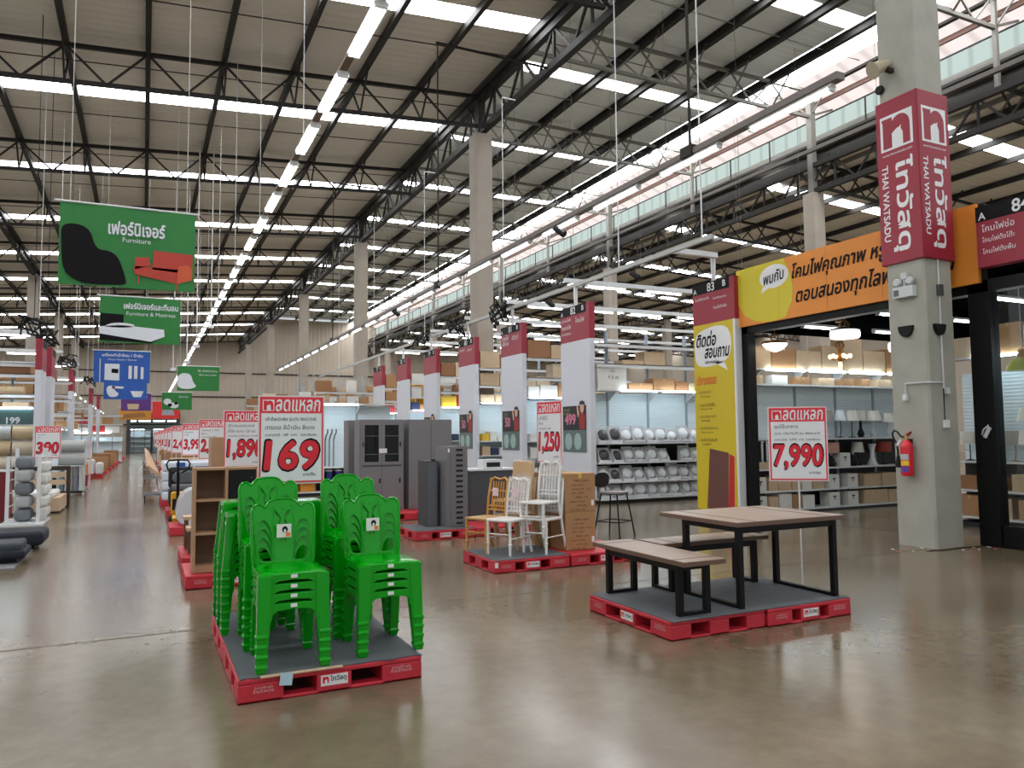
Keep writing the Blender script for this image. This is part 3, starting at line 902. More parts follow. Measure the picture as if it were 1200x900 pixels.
price_sign((1.275, 16.5, 0), '2,790', 'sale sign reading 2,790, third along the right side of the left aisle', lines=['โซฟาเบด 3 ที่นั่ง', 'สีเทา', 'ราคาปกติ 3,290'])
price_sign((1.16, 21.0, 0), '3,990', 'sale sign reading 3,990, fourth along the right side of the left aisle', lines=['ที่นอนสปริง', '5 ฟุต'])
for i, (y, p) in enumerate(((24.4, '2,490'), (27.8, '1,590'), (31.2, '3,290'), (34.8, '1,290'), (38.5, '990'), (43, '2,290'), (48, '1,790'))):
    price_sign((1.02 - i * 0.03, y, 0), p, 'pale sale sign in the row along the left aisle, %s from the camera' % nth(5 + i), detail=False)
price_sign((5.98, 5.74, 0.0), '7,990', 'sale sign reading 7,990 beside the dining table', rz=-0.62, lines=['ชุดโต๊ะอาหาร', 'ขนาด 120x75x75 ซม. สีธรรมชาติ', 'ราคาปกติ  9,990  บาท  ราคาพิเศษ'], w=0.55, h=0.73, zb=1.125, unit='บาท/ชุด')
price_sign((5.48, 10.1, 0.0), '1,250', 'sale sign reading 1,250 behind the brown cartons', rz=-1.37, lines=['เก้าอี้ไม้', 'สีขาว', 'ราคาปกติ 1,590'], w=0.56, h=0.9)
# ------------------------------------------------------------------ red boxed sign round the near column
CX, CY = XA + 0.1, COLY[0]
cb = thing('column_sign', 'tall red boxed shop sign wrapped round the near concrete column', 'sign', (CX, CY, 4.02))
SGN = 2.42
mb = MB(); h = 0.335
mb.prism([(-h, -h), (h, -h), (h, h), (-h, h)], 0, SGN, RED, 'Z'); obj('sign_box', mb, cb, bevel=0.006)
for k, rz in enumerate((-PI / 2, 0)):
    fm = MB(); R = Matrix.Rotation(rz, 4, 'Z')
    fm.bx(-h + 0.01, h - 0.01, -h - 0.004, -h - 0.001, 0.01, SGN - 0.01, RED, R)
    face = obj('printed_face', fm, cb)
    parts_ = [logo(0.52, face, 0, 1.93, y=-h - 0.007)]
    parts_.append(text('ไทวัสดุ', WHITE, 0.06, 0.84, face, y=-h - 0.006, down=True, w=1.33, h=0.34, bold=0.022, name='shop_name'))
    parts_.append(text('THAI WATSADU', WHITE, -0.21, 0.9, face, y=-h - 0.006, down=True, w=1.12, h=0.1, bold=0.02, name='shop_name'))
    parts_.append(text('www.thaiwatsadu.com', WHITE, 0.0, 1.61, face, y=-h - 0.006, w=0.48, name='web_address'))
    for p in parts_:
        p.data.transform(R)

# small things fixed to the near column
xf = CX - 0.3                                          # the face towards the left aisle
def on_face(name, label, cat, z, build, y=CY, yoff=0.0, face='X', group=None):
    loc = (CX - 0.3, y + yoff, z) if face == 'X' else (CX + yoff, CY - 0.3, z)
    return thing(name, label, cat, loc, -PI / 2 if face == 'X' else 0, group)
em = on_face('emergency_light', 'white twin-spot emergency light on the near column under the red sign', 'emergency light', 3.5, None, yoff=-0.02)
GREYP = M('light_grey_plastic', (196, 200, 200), 0.45)
mb = MB(); mb.bx(-0.16, 0.16, -0.09, 0, 0, 0.16, GREYP); obj('battery_box', mb, em, bevel=0.01)
for s in (-1, 1):
    mb = MB(); mb.lathe([(0.02, -0.03), (0.055, -0.02), (0.055, 0.02), (0.045, 0.03)], GREYP, (0, 0, 0), 16, Matrix.Translation((s * 0.1, -0.06, 0.23)) @ Matrix.Rotation(PI / 2, 4, 'X')); obj('lamp_head', mb, em, smooth=True)
mb = MB(); mb.bx(-0.045, 0.045, -0.06, 0, 0.27, 0.36, GREYP); mb.bx(-0.012, 0.012, -0.05, -0.02, 0.16, 0.27, GREYP); obj('socket_box', mb, em, bevel=0.004)
mb = MB(); mb.bx(-0.14, -0.06, -0.0915, -0.09, 0.03, 0.12, GREYINK); obj('rating_label', mb, em)
for k, (face, yo, lab) in enumerate((('X', -0.0, 'black half-round wall cup on the left face of the near column'), ('Y', -0.06, 'black half-round wall cup on the front face of the near column'))):
    o = on_face('wall_cup', lab, 'bracket', 3.1, None, yoff=yo, face=face, group='half-round cups on the near column')
    mb = MB(); mb.prism(ell(0, 0, 0.115, 0.16, 14, PI, 2 * PI), -0.05, -0.001, BLACK, 'Y'); obj('cup', mb, o, bevel=0.006)
pp = thing('cable_conduit', 'thin white cable conduit with socket boxes down the near column', 'conduit', (CX, CY, 0))
mb = MB(); mb.tube([(-0.02, -0.315, 4.05), (-0.02, -0.315, 2.2)], 0.014, GREYP, 8); obj('pipe', mb, pp)
mb = MB(); mb.tube([(-0.02, -0.315, 2.28), (-0.325, -0.325, 2.28)], 0.011, GREYP, 8); mb.tube([(-0.325, -0.325, 2.28), (-0.325, 0.05, 2.28)], 0.011, GREYP, 8); mb.tube([(-0.318, 0.05, 2.285), (-0.318, 0.05, 2.1)], 0.011, GREYP, 8); obj('pipe', mb, pp)
mb = MB(); mb.tube([(-0.02, -0.312, 2.2), (-0.02, -0.312, 1.75)], 0.006, BLACK, 6); obj('black_cable', mb, pp)
mb = MB(); mb.bx(-0.06, 0.02, -0.36, -0.3, 3.5, 3.66, M('dark_grey_box', (70, 72, 72), 0.5)); obj('junction_box', mb, pp, bevel=0.006)
for x, y, z in ((0.03, -0.33, 2.12), (-0.33, 0.05, 2.04)):
    mb = MB(); mb.prism([(x - 0.02, z + 0.09), (x + 0.02, z + 0.09), (x + 0.035, z), (x - 0.035, z)], y - 0.03, y + 0.03, GREYP, 'Y'); obj('plug', mb, pp, bevel=0.004)
mb = MB(); mb.bx(-0.06, 0.04, -0.345, -0.3, 1.65, 1.76, WHITE); obj('socket', mb, pp, bevel=0.006)
# fire extinguisher on the left face
fe = thing('fire_extinguisher', 'red fire extinguisher with black hose hung on the near column', 'fire extinguisher', (CX - 0.3 - 0.095, CY + 0.02, 0.98), -PI / 2)
EXR = M('extinguisher_red', (206, 24, 40), 0.25)
mb = MB(); mb.lathe([(0.05, 0), (0.078, 0.012), (0.082, 0.03), (0.082, 0.40), (0.074, 0.45), (0.045, 0.49), (0.026, 0.51)], EXR, n=24); obj('cylinder', mb, fe, smooth=True)
mb = MB(); mb.lathe([(0.024, 0.505), (0.024, 0.545), (0.015, 0.56)], M('brass', (178, 142, 70), 0.35, 0.9), n=12); mb.bar((0, 0, 0.555), (0.09, -0.01, 0.61), 0.022, 0.012, BLACK); obj('valve', mb, fe, smooth=True)
mb = MB(); mb.bar((0.0, 0, 0.56), (0.07, 0.0, 0.565), 0.02, 0.012, EXR); mb.bar((-0.01, 0, 0.58), (0.085, 0, 0.625), 0.02, 0.01, EXR); obj('handle', mb, fe)
mb = MB(); mb.tube([(-0.02, 0, 0.54), (-0.07, -0.02, 0.56), (-0.12, -0.02, 0.62), (-0.17, -0.02, 0.64), (-0.2, -0.02, 0.6), (-0.19, -0.02, 0.54), (-0.14, -0.02, 0.46), (-0.125, -0.02, 0.36), (-0.125, -0.02, 0.28)], 0.013, BLACKP, 8); obj('hose', mb, fe, smooth=True)
mb = MB(); mb.lathe([(0.042, 0.12), (0.04, 0.16), (0.02, 0.28)], BLACKP, (-0.125, -0.02, 0), 14); obj('horn', mb, fe, smooth=True)
mb = MB()
for z0, z1, c in ((0.06, 0.14, M('label_violet', (92, 62, 150), 0.5)), (0.15, 0.22, M('label_yellow', (226, 186, 40), 0.5)), (0.23, 0.31, M('label_silver', (176, 180, 184), 0.4))):
    for i in range(6):
        a0, a1 = -PI / 2 - 0.9 + i * 0.3, -PI / 2 - 0.9 + (i + 1) * 0.3
        r = 0.0832
        mb.add([(r * math.cos(a0), r * math.sin(a0), z0), (r * math.cos(a1), r * math.sin(a1), z0), (r * math.cos(a1), r * math.sin(a1), z1), (r * math.cos(a0), r * math.sin(a0), z1)], [(0, 1, 2, 3)], c)
obj('label_sheet', mb, fe)
mb = MB(); mb.box((-0.1, -0.03, 0.47), (0.03, 0.004, 0.11), WHITE, ry=0.7); obj('paper_tag', mb, fe)
mb = MB(); mb.bx(-0.03, 0.03, 0.07, 0.098, 0.3, 0.52, BLACK); obj('bracket', mb, fe)
# broken tape marks on the floor in front of the column
mb = MB(); TP = M('tape_mark', (226, 206, 196), 0.6)
for k in range(15):
    x = 9.15 + 0.11 * k; y = 7.1 - 0.028 * k * (1 if k < 8 else 1.4) + 0.2 * (k % 2)
    mb.box((x, y, 0.001), (0.085, 0.03, 0.0015), TP if k % 3 else BRIGHTRED, rz=0.5 + 0.5 * (k % 2))
tag(obj('floor_tape', mb), 'worn pieces of red and white tape on the floor by the near column', 'tape')
mb = MB(); mb.tube([(9.5, 6.95, 0.006), (9.75, 6.87, 0.006), (10.2, 6.9, 0.006), (10.5, 6.86, 0.006), (10.58, 6.9, 0.006)], 0.006, BLACK, 6)
tag(obj('power_cable', mb), 'black cable on the floor at the foot of the near column', 'cable')
# drum-shaped light hanging beside the column
hl = thing('hanging_lamp', 'small white drop lamp on a long pole left of the near column', 'lamp', (10.95, 8.4, 0))
mb = MB(); mb.tube([(0, 0, 3.05), (0, 0, 3.72)], 0.03, M('beige_tube', (172, 158, 146), 0.5), 8); obj('pole', mb, hl)
mb = MB(); mb.lathe([(0.085, 2.9), (0.1, 2.95), (0.1, 3.03), (0.06, 3.06)], glow('lamp_glow_white', (250, 250, 250), 2.5), n=16); obj('lamp_glass', mb, hl, smooth=True)

# ------------------------------------------------------------------ lighting shop: black frame, printed banner, glass
SX = 10.6
sf = thing('shop_portal', 'black metal frame of the lighting department to the right of the tables', 'shop front', (SX, 0, 0))
for y0, y1 in ((11.36, 11.6), (6.62, 6.92), (1.8, 2.0)):
    mb = MB(); mb.bx(0, 0.2, y0, y1, 0, 4.8, BLACK); obj('post', mb, sf, bevel=0.004)
mb = MB(); mb.bx(0, 0.2, 2.0, 11.6, 3.55, 3.72, BLACK); obj('header_beam', mb, sf, bevel=0.004)
mb = MB(); mb.bx(0.03, 0.17, 2.0, 6.62, 0.0, 0.3, BLACK); obj('bottom_rail', mb, sf, bevel=0.004)
mb = MB(); mb.bx(0.09, 0.102, 2.0, 6.62, 0.3, 3.55, GLASS); obj('glass_pane', mb, sf)
mb = MB(); mb.tube([(-0.02, 6.8, 1.55), (-0.05, 6.76, 1.62), (-0.03, 6.7, 1.68), (0.0, 6.72, 1.62)], 0.012, GREYP, 6); mb.box((-0.03, 6.72, 1.58), (0.02, 0.05, 0.16), GREYP, rx=0.5); obj('door_handle', mb, sf, smooth=True)
ORANGE = M('banner_orange', (222, 138, 48), 0.5, var=0.05, scale=2)
YELLOW = M('banner_yellow', (206, 190, 40), 0.5)
bn = thing('shop_banner', 'long orange and yellow printed banner above the lighting department', 'banner', (SX - 0.07, 11.55, 3.68), -PI / 2)
mb = MB(); mb.bx(0, 4.85, 0, 0.06, 0, 1.13, ORANGE); board = obj('banner_board', mb, bn)
mb = MB(); pts = [(0.0, 0.36)] + [(0.35 + 1.15 * math.cos(a), 0.5 + 0.92 * math.sin(a)) for a in [-0.6 + i * 0.13 for i in range(11)]] + [(1.24, 1.128), (0.0, 1.128)]
mb.prism([(max(0.002, min(1.62, x)), max(0.002, min(1.128, z))) for x, z in [(0.002, 0.5)] + [(0.2, 0.22), (0.5, 0.06), (0.9, 0.002), (1.25, 0.04), (1.42, 0.3), (1.46, 0.55), (1.4, 0.8), (1.25, 1.128), (0.002, 1.128)]], -0.003, -0.001, YELLOW, 'Y')
obj('yellow_patch', mb, bn)
mb = MB()
for x in (0.0, 1.1, 2.2, 3.3, 4.4): mb.bx(x, x + 0.006, -0.0035, -0.0025, 0, 1.13, M('banner_seam', (186, 116, 44), 0.5))
obj('panel_seam', mb, bn)
bub = MB(); bub.prism(ell(1.0, 0.84, 0.36, 0.22, 28) , -0.006, -0.0045, WHITE, 'Y'); bub.prism([(0.72, 0.68), (0.66, 0.56), (0.86, 0.64)], -0.006, -0.0045, WHITE, 'Y'); obj('speech_bubble', bub, bn)
text('พบกับ', INK, 1.0, 0.84, bn, y=-0.008, w=0.52, h=0.22, bold=0.02, shear=0.25, turn=0.1)
text('โคมไฟคุณภาพ หรูหรา', INK, 2.62, 0.80, bn, y=-0.005, w=2.35, h=0.34, bold=0.025, shear=0.25)
text('ตอบสนองทุกไลฟ์สไตล์คุณ', INK, 3.02, 0.36, bn, y=-0.005, w=3.0, h=0.36, bold=0.025, shear=0.25)
blk = MB(); blk.bx(10.81, 20.0, 2.0, 12.3, 3.74, 3.84, M('black_ceiling_board', (10, 10, 11), 0.9, spec=0.0)); blk.bx(10.81, 10.95, 2.0, 11.6, 3.72, 4.8, BLACK)
struct('ceiling_shop', blk)

# signs at the ends of the aisles, hung from the long white beam
def aisle_sign(y, x, num, label, a_lines, b_lines, w=1.28, post=True):
    """Hanging aisle sign whose broad face looks at the main aisle; origin at its far end on the floor line."""
    t = thing('aisle_sign', label, 'sign', (x, y + w, 0), -PI / 2, 'aisle number signs')
    mb = MB(); mb.bx(0, w, 0, 0.16, 3.86, 4.72, RED); obj('red_panel', mb, t, bevel=0.004)
    mb = MB(); mb.bx(0.0, w - 0.14, -0.003, -0.001, 4.5, 4.718, INK); obj('black_strip', mb, t)
    if num:
        many_text([('A', 0.09, 4.575, dict(h=0.1, bold=0.02)), (num, w * 0.46, 4.61, dict(h=0.17, bold=0.02)), ('B', w - 0.28, 4.62, dict(h=0.12, bold=0.02))], WHITE, t, y=-0.005, name='aisle_number')
    rows = []
    for i, s in enumerate(a_lines): rows.append((s, 0.3, 4.40 - i * 0.16, dict(w=0.44)))
    for i, s in enumerate(b_lines): rows.append((s, w - 0.42, 4.36 - i * 0.19, dict(w=0.4)))
    if rows: many_text(rows, STICKW, t, y=-0.004, name='goods_list')
    if post:
        mb = MB(); mb.bar((w * 0.45, 0.09, 4.72), (w * 0.45, 0.09, 5.21), 0.07, 0.07, WHITEM); obj('hanging_post', mb, t)
    return t
BEAMM = M('grey_white_beam', (176, 176, 172), 0.5)
bm_ = MB(); bm_.bx(9.37, 9.45, 10.9, 46, 5.2, 5.29, BEAMM); bm_.bx(9.46, 10.52, 12.05, 12.17, 5.2, 5.3, WHITEM)
for y in (11.2, 14.0, 20.0, 27, 34, 41): bm_.bar((9.41, y, 5.3), (9.41, y, 11.65), 0.02, 0.02, WHITEM); bm_.bar((9.41, y, 11.65), (9.95, y, 11.65), 0.03, 0.03, WHITEM)
tag(obj('sign_beam', bm_), 'long white beam above the aisle number signs', 'beam')
AX = 9.32
WPANEL = M('endcap_white', (206, 208, 216), 0.5)
POSTERK = M('poster_black', (30, 28, 32), 0.5)
POSTERG = M('poster_grey_green', (92, 106, 104), 0.5)
DISC = M('poster_disc', (150, 176, 170), 0.5)
SKINM = M('printed_skin', (214, 166, 138), 0.6)
ends = [(15.15, '82', ['อุปกรณ์ไฟฟ้า', 'หลอดไฟ', 'โคมไฟเพดาน'], ['โคมไฟ']), (18.68, '81', ['สายไฟ', 'ปลั๊กไฟ'], ['สวิตช์']), (22.0, '80', ['เบรกเกอร์'], ['ท่อร้อยสาย']), (25.5, '79', [], []), (28.85, '78', [], []), (32.4, '77', [], [])]
for i, (y, num, al, bl) in enumerate(ends):
    w = 1.36
    aisle_sign(y, AX, num, 'red aisle sign number %s above its white end panel' % SIGNW[num], al, bl, w=w)
    t = thing('end_panel', 'tall white end panel below the red sign number %s' % SIGNW[num], 'end panel', (AX, y + w, 0), -PI / 2, 'white end panels of the aisle shelves')
    mb = MB(); mb.bx(0, w, 0.0, 0.14, 0.1, 3.86, WPANEL); obj('panel', mb, t, bevel=0.004)
    if i < 4:
        mb = MB(); mb.bx(0.1, w - 0.2, -0.02, -0.001, 1.72, 2.3, POSTERK); p = obj('poster', mb, t)
        mb = MB(); mb.bx(0.1, w - 0.2, -0.02, -0.001, 1.2, 1.72, POSTERG); obj('poster_foot', mb, p)
        mb = MB()
        for cx in (0.36, 0.8): mb.prism(ell(cx, 1.45, 0.17, 0.2, 20), -0.024, -0.021, DISC, 'Y')
        obj('printed_disc', mb, p)
        mb = MB(); cx = w - 0.34                           # cut-out of a woman in a red top
        mb.prism([(cx - 0.13, 1.74), (cx + 0.13, 1.74), (cx + 0.15, 2.06), (cx + 0.05, 2.12), (cx - 0.05, 2.12), (cx - 0.15, 2.06)], -0.03, -0.022, M('printed_red_top', (150, 44, 44), 0.6), 'Y')
        mb.prism(ell(cx, 2.24, 0.085, 0.12, 16), -0.03, -0.022, SKINM, 'Y')
        mb.prism(ell(cx, 2.32, 0.12, 0.09, 16, 0, PI), -0.034, -0.024, POSTERK, 'Y')
        mb.prism([(cx - 0.2, 2.02), (cx - 0.13, 2.1), (cx - 0.2, 2.3), (cx - 0.25, 2.28)], -0.03, -0.022, SKINM, 'Y')
        obj('printed_figure', mb, p)
        text('499' if i == 0 else '50', M('poster_pink', (206, 120, 146), 0.5), 0.46, 1.98, p, y=-0.024, h=0.24, bold=0.04)
        many_text([('ลดสูงสุด', 0.3, 2.2, dict(w=0.3)), ('เฉพาะสินค้า', 0.3, 2.13, dict(w=0.34))], M('poster_olive', (150, 150, 84), 0.5), p, y=-0.022, name='small_print')
# information totem with sign 83 and sign 84 at the edge of the photo
aisle_sign(11.5, 10.42, '83', 'red aisle sign numbered 83 above the yellow information board', ['โคมไฟตกแต่ง'], ['โคมไฟห้อยเพดาน', 'โคมไฟตั้งพื้น'], w=1.26)
tt = thing('information_board', 'tall yellow information board beside the lighting department', 'information board', (10.42, 12.76, 0), -PI / 2)
YB = M('board_yellow', (204, 180, 24), 0.5)
mb = MB(); mb.bx(0, 1.2, 0.0, 0.14, 0.05, 3.86, YB); mb.bx(-0.0, 1.2, 0.02, 0.16, 0.0, 0.05, BLACK); obj('board', mb, tt)
mb = MB(); mb.bx(1.2, 1.26, 0.0, 0.16, 0.05, 3.86, WHITEM); obj('side_edge', mb, tt)
mb = MB()
mb.prism(smooth_ring([(0.03, 3.3), (0.05, 3.62), (0.25, 3.74), (0.7, 3.8), (1.05, 3.74), (1.16, 3.45), (1.1, 3.15), (0.9, 3.02), (0.4, 2.96), (0.08, 3.02)], 2), -0.004, -0.001, STICKW, 'Y')
mb.prism([(0.62, 3.05), (0.92, 3.05), (1.02, 2.86)], -0.004, -0.001, STICKW, 'Y')
obj('speech_bubble', mb, tt)
many_text([('ติดต่อ', 0.4, 3.55, dict(w=0.6, h=0.3, bold=0.03, shear=0.25)), ('สอบถาม', 0.72, 3.25, dict(w=0.74, h=0.2, bold=0.03, shear=0.25)), ('Information', 0.56, 3.07, dict(w=0.4, h=0.07, bold=0.02))], INK, tt, y=-0.006)
text('บริการของเรา', M('orange_red_print', (214, 92, 34), 0.5), 0.38, 2.7, tt, y=-0.003, w=0.6, h=0.17, bold=0.03)
many_text([('• ใบกำกับภาษี', 0.3, 2.46, dict(w=0.4)), ('• ออกใบสั่งซื้อ', 0.36, 2.2, dict(w=0.52)), ('• แลกเปลี่ยนสินค้า', 0.37, 1.96, dict(w=0.54)), ('• จัดส่งสินค้าถึงบ้าน', 0.4, 1.72, dict(w=0.6)), ('• รับติดตั้งสินค้า', 0.38, 1.48, dict(w=0.56))] +
          [('Tax invoice', 0.32, 2.37, dict(w=0.3)), ('Purchase order', 0.36, 2.11, dict(w=0.36)), ('Exchange', 0.32, 1.87, dict(w=0.26)), ('Delivery service', 0.36, 1.63, dict(w=0.36)), ('Installation', 0.34, 1.39, dict(w=0.26))], M('olive_ink', (70, 60, 20), 0.6), tt, y=-0.003, name='service_list')
mb = MB(); BRW = M('printed_brown_board', (104, 62, 54), 0.5)
mb.prism([(0.3, 0.08), (0.92, 0.08), (0.98, 1.22), (0.42, 1.3)], -0.004, -0.001, BRW, 'Y'); mb.prism([(0.92, 0.08), (1.1, 0.08), (1.14, 1.15), (1.0, 1.2)], -0.003, -0.001, M('printed_red', (186, 34, 44), 0.5), 'Y')
obj('printed_panel', mb, tt)
aisle_sign(5.3, 10.43, '84', 'red aisle sign numbered 84 at the right edge above the black post', ['โคมไฟช่อ', 'โคมไฟตั้งโต๊ะ', 'โคมไฟตั้งพื้น'], [], w=1.34, post=False)

hs = thing('horn_speaker', 'beige horn loudspeaker high on the near column above the red sign', 'loudspeaker', (CX - 0.3, CY + 0.05, 6.85), -PI / 2)
BEI = M('beige_plastic', (176, 164, 140), 0.6)
mb = MB(); mb.lathe([(0.13, 0), (0.09, 0.1), (0.07, 0.24), (0.05, 0.3)], BEI, n=18, mat=Matrix.Translation((-0.1, -0.3, 0)) @ Matrix.Rotation(-1.1, 4, 'X') @ Matrix.Rotation(0.3, 4, 'Y')); obj('horn', mb, hs, smooth=True)
mb = MB(); mb.bx(-0.03, 0.03, -0.12, 0.0, -0.02, 0.04, STEEL); obj('bracket', mb, hs)
mb = MB(); mb.lathe([(0.06, -0.03), (0.07, 0.0), (0.06, 0.03)], STEEL, n=12, mat=Matrix.Translation((-0.2, -0.03, -0.2)) @ Matrix.Rotation(PI / 2, 4, 'X')); obj('round_cap', mb, hs)
# ------------------------------------------------------------------ shelving along the side aisles
SHELFM = M('shelf_white', (206, 208, 208), 0.45)
BACKP = M('pale_blue_back_panel', (216, 230, 236), 0.5, wave=('Z', 0.06, 0.004))
SHADOW = M('dark_plinth', (26, 26, 28), 0.6)  # near-black of plinths, lower shelf backs and the roll stand's bottom shelf
UPRM = M('upright_grey_blue', (150, 164, 174), 0.5)
SHELFTUBE = glow('shelf_tube', (226, 244, 255), 20.0)
def gondola(label, loc, L, levels, rz=0.0, bay=1.18, off=0.0, back=(1.5, 2.6), canopy=2.66, tiers=(), top=None, depth=0.55, group=None, light=True, small_back=None):
    """Shop shelving seen from its front (local -y): plinth, uprights, back panels, shelves, canopy with tubes, upper storage tiers."""
    t = thing('shelf_unit', label, 'shelving', loc, rz, group or 'white shelf units of the side aisles')
    H = top or ((tiers[-1] + 0.3) if tiers else canopy + 0.1)
    n = int((L - off) / bay) + 1
    xs = [off + i * bay for i in range(n + 1) if off + i * bay <= L + 0.01]
    mb = MB(); mb.bx(0, L, 0.04, depth, 0.0, 0.07, SHADOW); obj('plinth', mb, t)
    for x in xs:
        mb = MB(); mb.bx(x - 0.03, x + 0.03, depth - 0.04, depth + 0.03, 0.07, H, UPRM); obj('upright', mb, t)
    mb = MB(); mb.bx(0, L, depth, depth + 0.025, 0.07, back[0], SHADOW if small_back is None else small_back); obj('lower_back', mb, t)
    edges = sorted(set([0.0] + [x for x in xs if 0 < x < L] + [L]))
    for a, b in zip(edges, edges[1:]):
        if b - a < 0.1: continue
        mb = MB(); mb.bx(a + 0.03, b - 0.03, depth - 0.02, depth, back[0], back[1], BACKP); obj('back_panel', mb, t)
    for z in levels:
        mb = MB(); mb.bx(0, L, 0, depth - 0.03, z - 0.035, z, SHELFM); obj('shelf', mb, t)
    if canopy:
        mb = MB(); mb.bx(0, L, 0.06, depth - 0.03, canopy - 0.03, canopy, SHELFM); obj('canopy', mb, t)
        if light:
            mb = MB()
            for x in xs[:-1] or [0]:
                mb.bx(max(0.02, x + 0.08), min(L - 0.02, x + bay - 0.08), 0.0, 0.045, canopy - 0.045, canopy - 0.005, SHELFTUBE)
            obj('canopy_tube', mb, t)
        for x in xs:
            mb = MB(); mb.prism([(depth - 0.04, canopy - 0.28), (depth - 0.04, canopy - 0.03), (0.1, canopy - 0.03)], x - 0.012, x + 0.012, SHELFM, 'X'); obj('bracket', mb, t)
    for z in tiers:
        mb = MB(); mb.bx(0, L, 0.02, 0.07, z - 0.09, z, SHELFM); mb.bx(0, L, 0.02, depth, z - 0.02, z, SHELFM); obj('storage_tier', mb, t)
    return t
RND = random.Random(11)
def carton(loc, size, mat, label, group=None, rz=0.0, tape=None, name='cardboard_box', cat='box', print_lines=None, bevel=0.006):
    t = thing(name, label, cat, loc, rz, group)
    w, d, h = size
    mb = MB(); mb.bx(-w / 2, w / 2, 0, d, 0, h, mat); obj('carton', mb, t, bevel=bevel)
    if tape:
        mb = MB(); mb.bx(-0.025, 0.025, -0.0015, d + 0.0015, h - 0.06, h + 0.0015, tape); obj('packing_tape', mb, t)
    if print_lines:
        many_text(print_lines, M('carton_print', (70, 52, 40), 0.7), t, y=-0.002, name='carton_print')
    return t
TAPE = M('packing_tape', (190, 158, 104), 0.3)
COLS = [CARDB, CARDL, CARDB, CARDW, M('carton_tan', (150, 106, 70), 0.7), M('carton_light', (208, 188, 160), 0.7)]
BRIGHTS = [M('carton_yellow', (214, 176, 52), 0.6), M('carton_navy', (44, 58, 92), 0.6), M('carton_red', (176, 44, 48), 0.6), CARDW, CARDL]
def fill(x0, x1, y, z, hmin, hmax, where, kinds, gap=0.03, wmin=0.25, wmax=0.6, depth=0.4, skip=0.0, group=None, rz=0.0, tform=None, word='carton'):
    """A row of cartons along a shelf, every one an object of its own."""
    x = x0; i = 0
    while True:
        w = RND.uniform(wmin, wmax)
        if x + w > x1: break
        m = RND.choice(kinds); h = RND.uniform(hmin, hmax)
        if RND.random() >= skip:
            i += 1
            col = {'brown_cardboard': 'brown', 'pale_cardboard': 'pale brown', 'white_cardboard': 'white', 'carton_tan': 'dark brown', 'carton_light': 'cream', 'carton_yellow': 'yellow', 'carton_navy': 'navy', 'carton_red': 'red'}.get(m.name, 'plain')
            p = (x + w / 2, y, z)
            if tform: p = tform(p)
            carton(p, (w, depth, h), m, '%s %s, %s from left, %s' % (col, word, nth(i), where), group or ('cartons ' + where), rz=rz, tape=TAPE if w > 0.35 and m in (CARDB, CARDL) else None)
        x += w + gap

# plate-shaped ceiling lamps on the shelves behind the bar stool
PG = gondola('shelf unit with round ceiling lamps behind the sign numbered 83', (9.48, 15.05, 0), 3.55, (0.12, 0.51, 0.955, 1.41), off=0.58, tiers=(3.27, 3.75), top=4.1)
LAMPW = M('lamp_glass_white', (226, 232, 236), 0.2)
LAMPD = M('lamp_glass_dark', (70, 72, 76), 0.15)
TRAY = M('display_tray', (206, 208, 212), 0.4)
TRIMC = M('lamp_trim_cream', (220, 206, 180), 0.35)
def make_ceiling_lamp():
    t = thing('ceiling_lamp', '', 'ceiling lamp')
    mb = MB(); mb.bx(-0.15, 0.15, -0.2, 0.0, 0, 0.015, TRAY); mb.bx(-0.15, 0.15, -0.2, -0.19, 0, 0.06, TRAY); mb.bx(-0.15, 0.15, -0.02, 0.0, 0.0, 0.36, TRAY)
    for s in (-1, 1): mb.prism([(-0.2, 0.0), (0.0, 0.0), (0.0, 0.36), (-0.04, 0.36), (-0.2, 0.06)], s * 0.15 - 0.005, s * 0.15 + 0.005, TRAY, 'X')
    obj('display_tray', mb, t)
    R = Matrix.Translation((0, -0.09, 0.185)) @ Matrix.Rotation(PI / 2 - 0.32, 4, 'X')
    mb = MB(); mb.lathe([(0.128, -0.02), (0.135, 0.0), (0.13, 0.02), (0.1, 0.045), (0.05, 0.058), (0.002, 0.061)], LAMPW, n=24, mat=R); obj('dish', mb, t, smooth=True)
    mb = MB(); mb.lathe([(0.136, -0.02), (0.141, -0.005), (0.136, 0.008)], TRIMC, n=24, mat=R); obj('rim', mb, t, smooth=True)
    return t
cl0 = make_ceiling_lamp(); darkdish = None
cnt = 0
for r, z in enumerate((1.41, 0.955, 0.51, 0.12)):
    for i in range(10):
        x = 9.68 + i * 0.335 + (0.04 if r % 2 else 0)
        if x > 12.8: break
        if r == 1 and i == 6: continue
        lab = 'round ceiling lamp in a tray, %s from left on the %s lamp shelf' % (nth(i + 1), ('top', 'second', 'third', 'bottom')[r])
        g = 'round ceiling lamps on the %s shelf' % ('top', 'second', 'third', 'bottom')[r]
        if cnt == 0:
            c = cl0; c.location = (x, 15.32, z); c['label'] = lab; c['group'] = g
        else:
            c = dup(cl0, (x, 15.32, z), RND.uniform(-0.15, 0.15), label=lab, group=g)
            s_ = RND.choice((0.85, 0.95, 1.0, 1.1)); c.scale = (min(s_, 1.05), 1, s_)
        dark = (r < 2 and i < 2) or (r == 2 and i == 1)
        for ch in c.children:
            if ch.name.startswith('dish'):
                if darkdish is None:
                    whitedish = ch.data; darkdish = ch.data.copy(); darkdish.materials[0] = LAMPD
                ch.data = darkdish if dark else whitedish
        if dark: c['label'] = 'dark ' + lab
        cnt += 1
W1 = 'canopy over the round ceiling lamps'
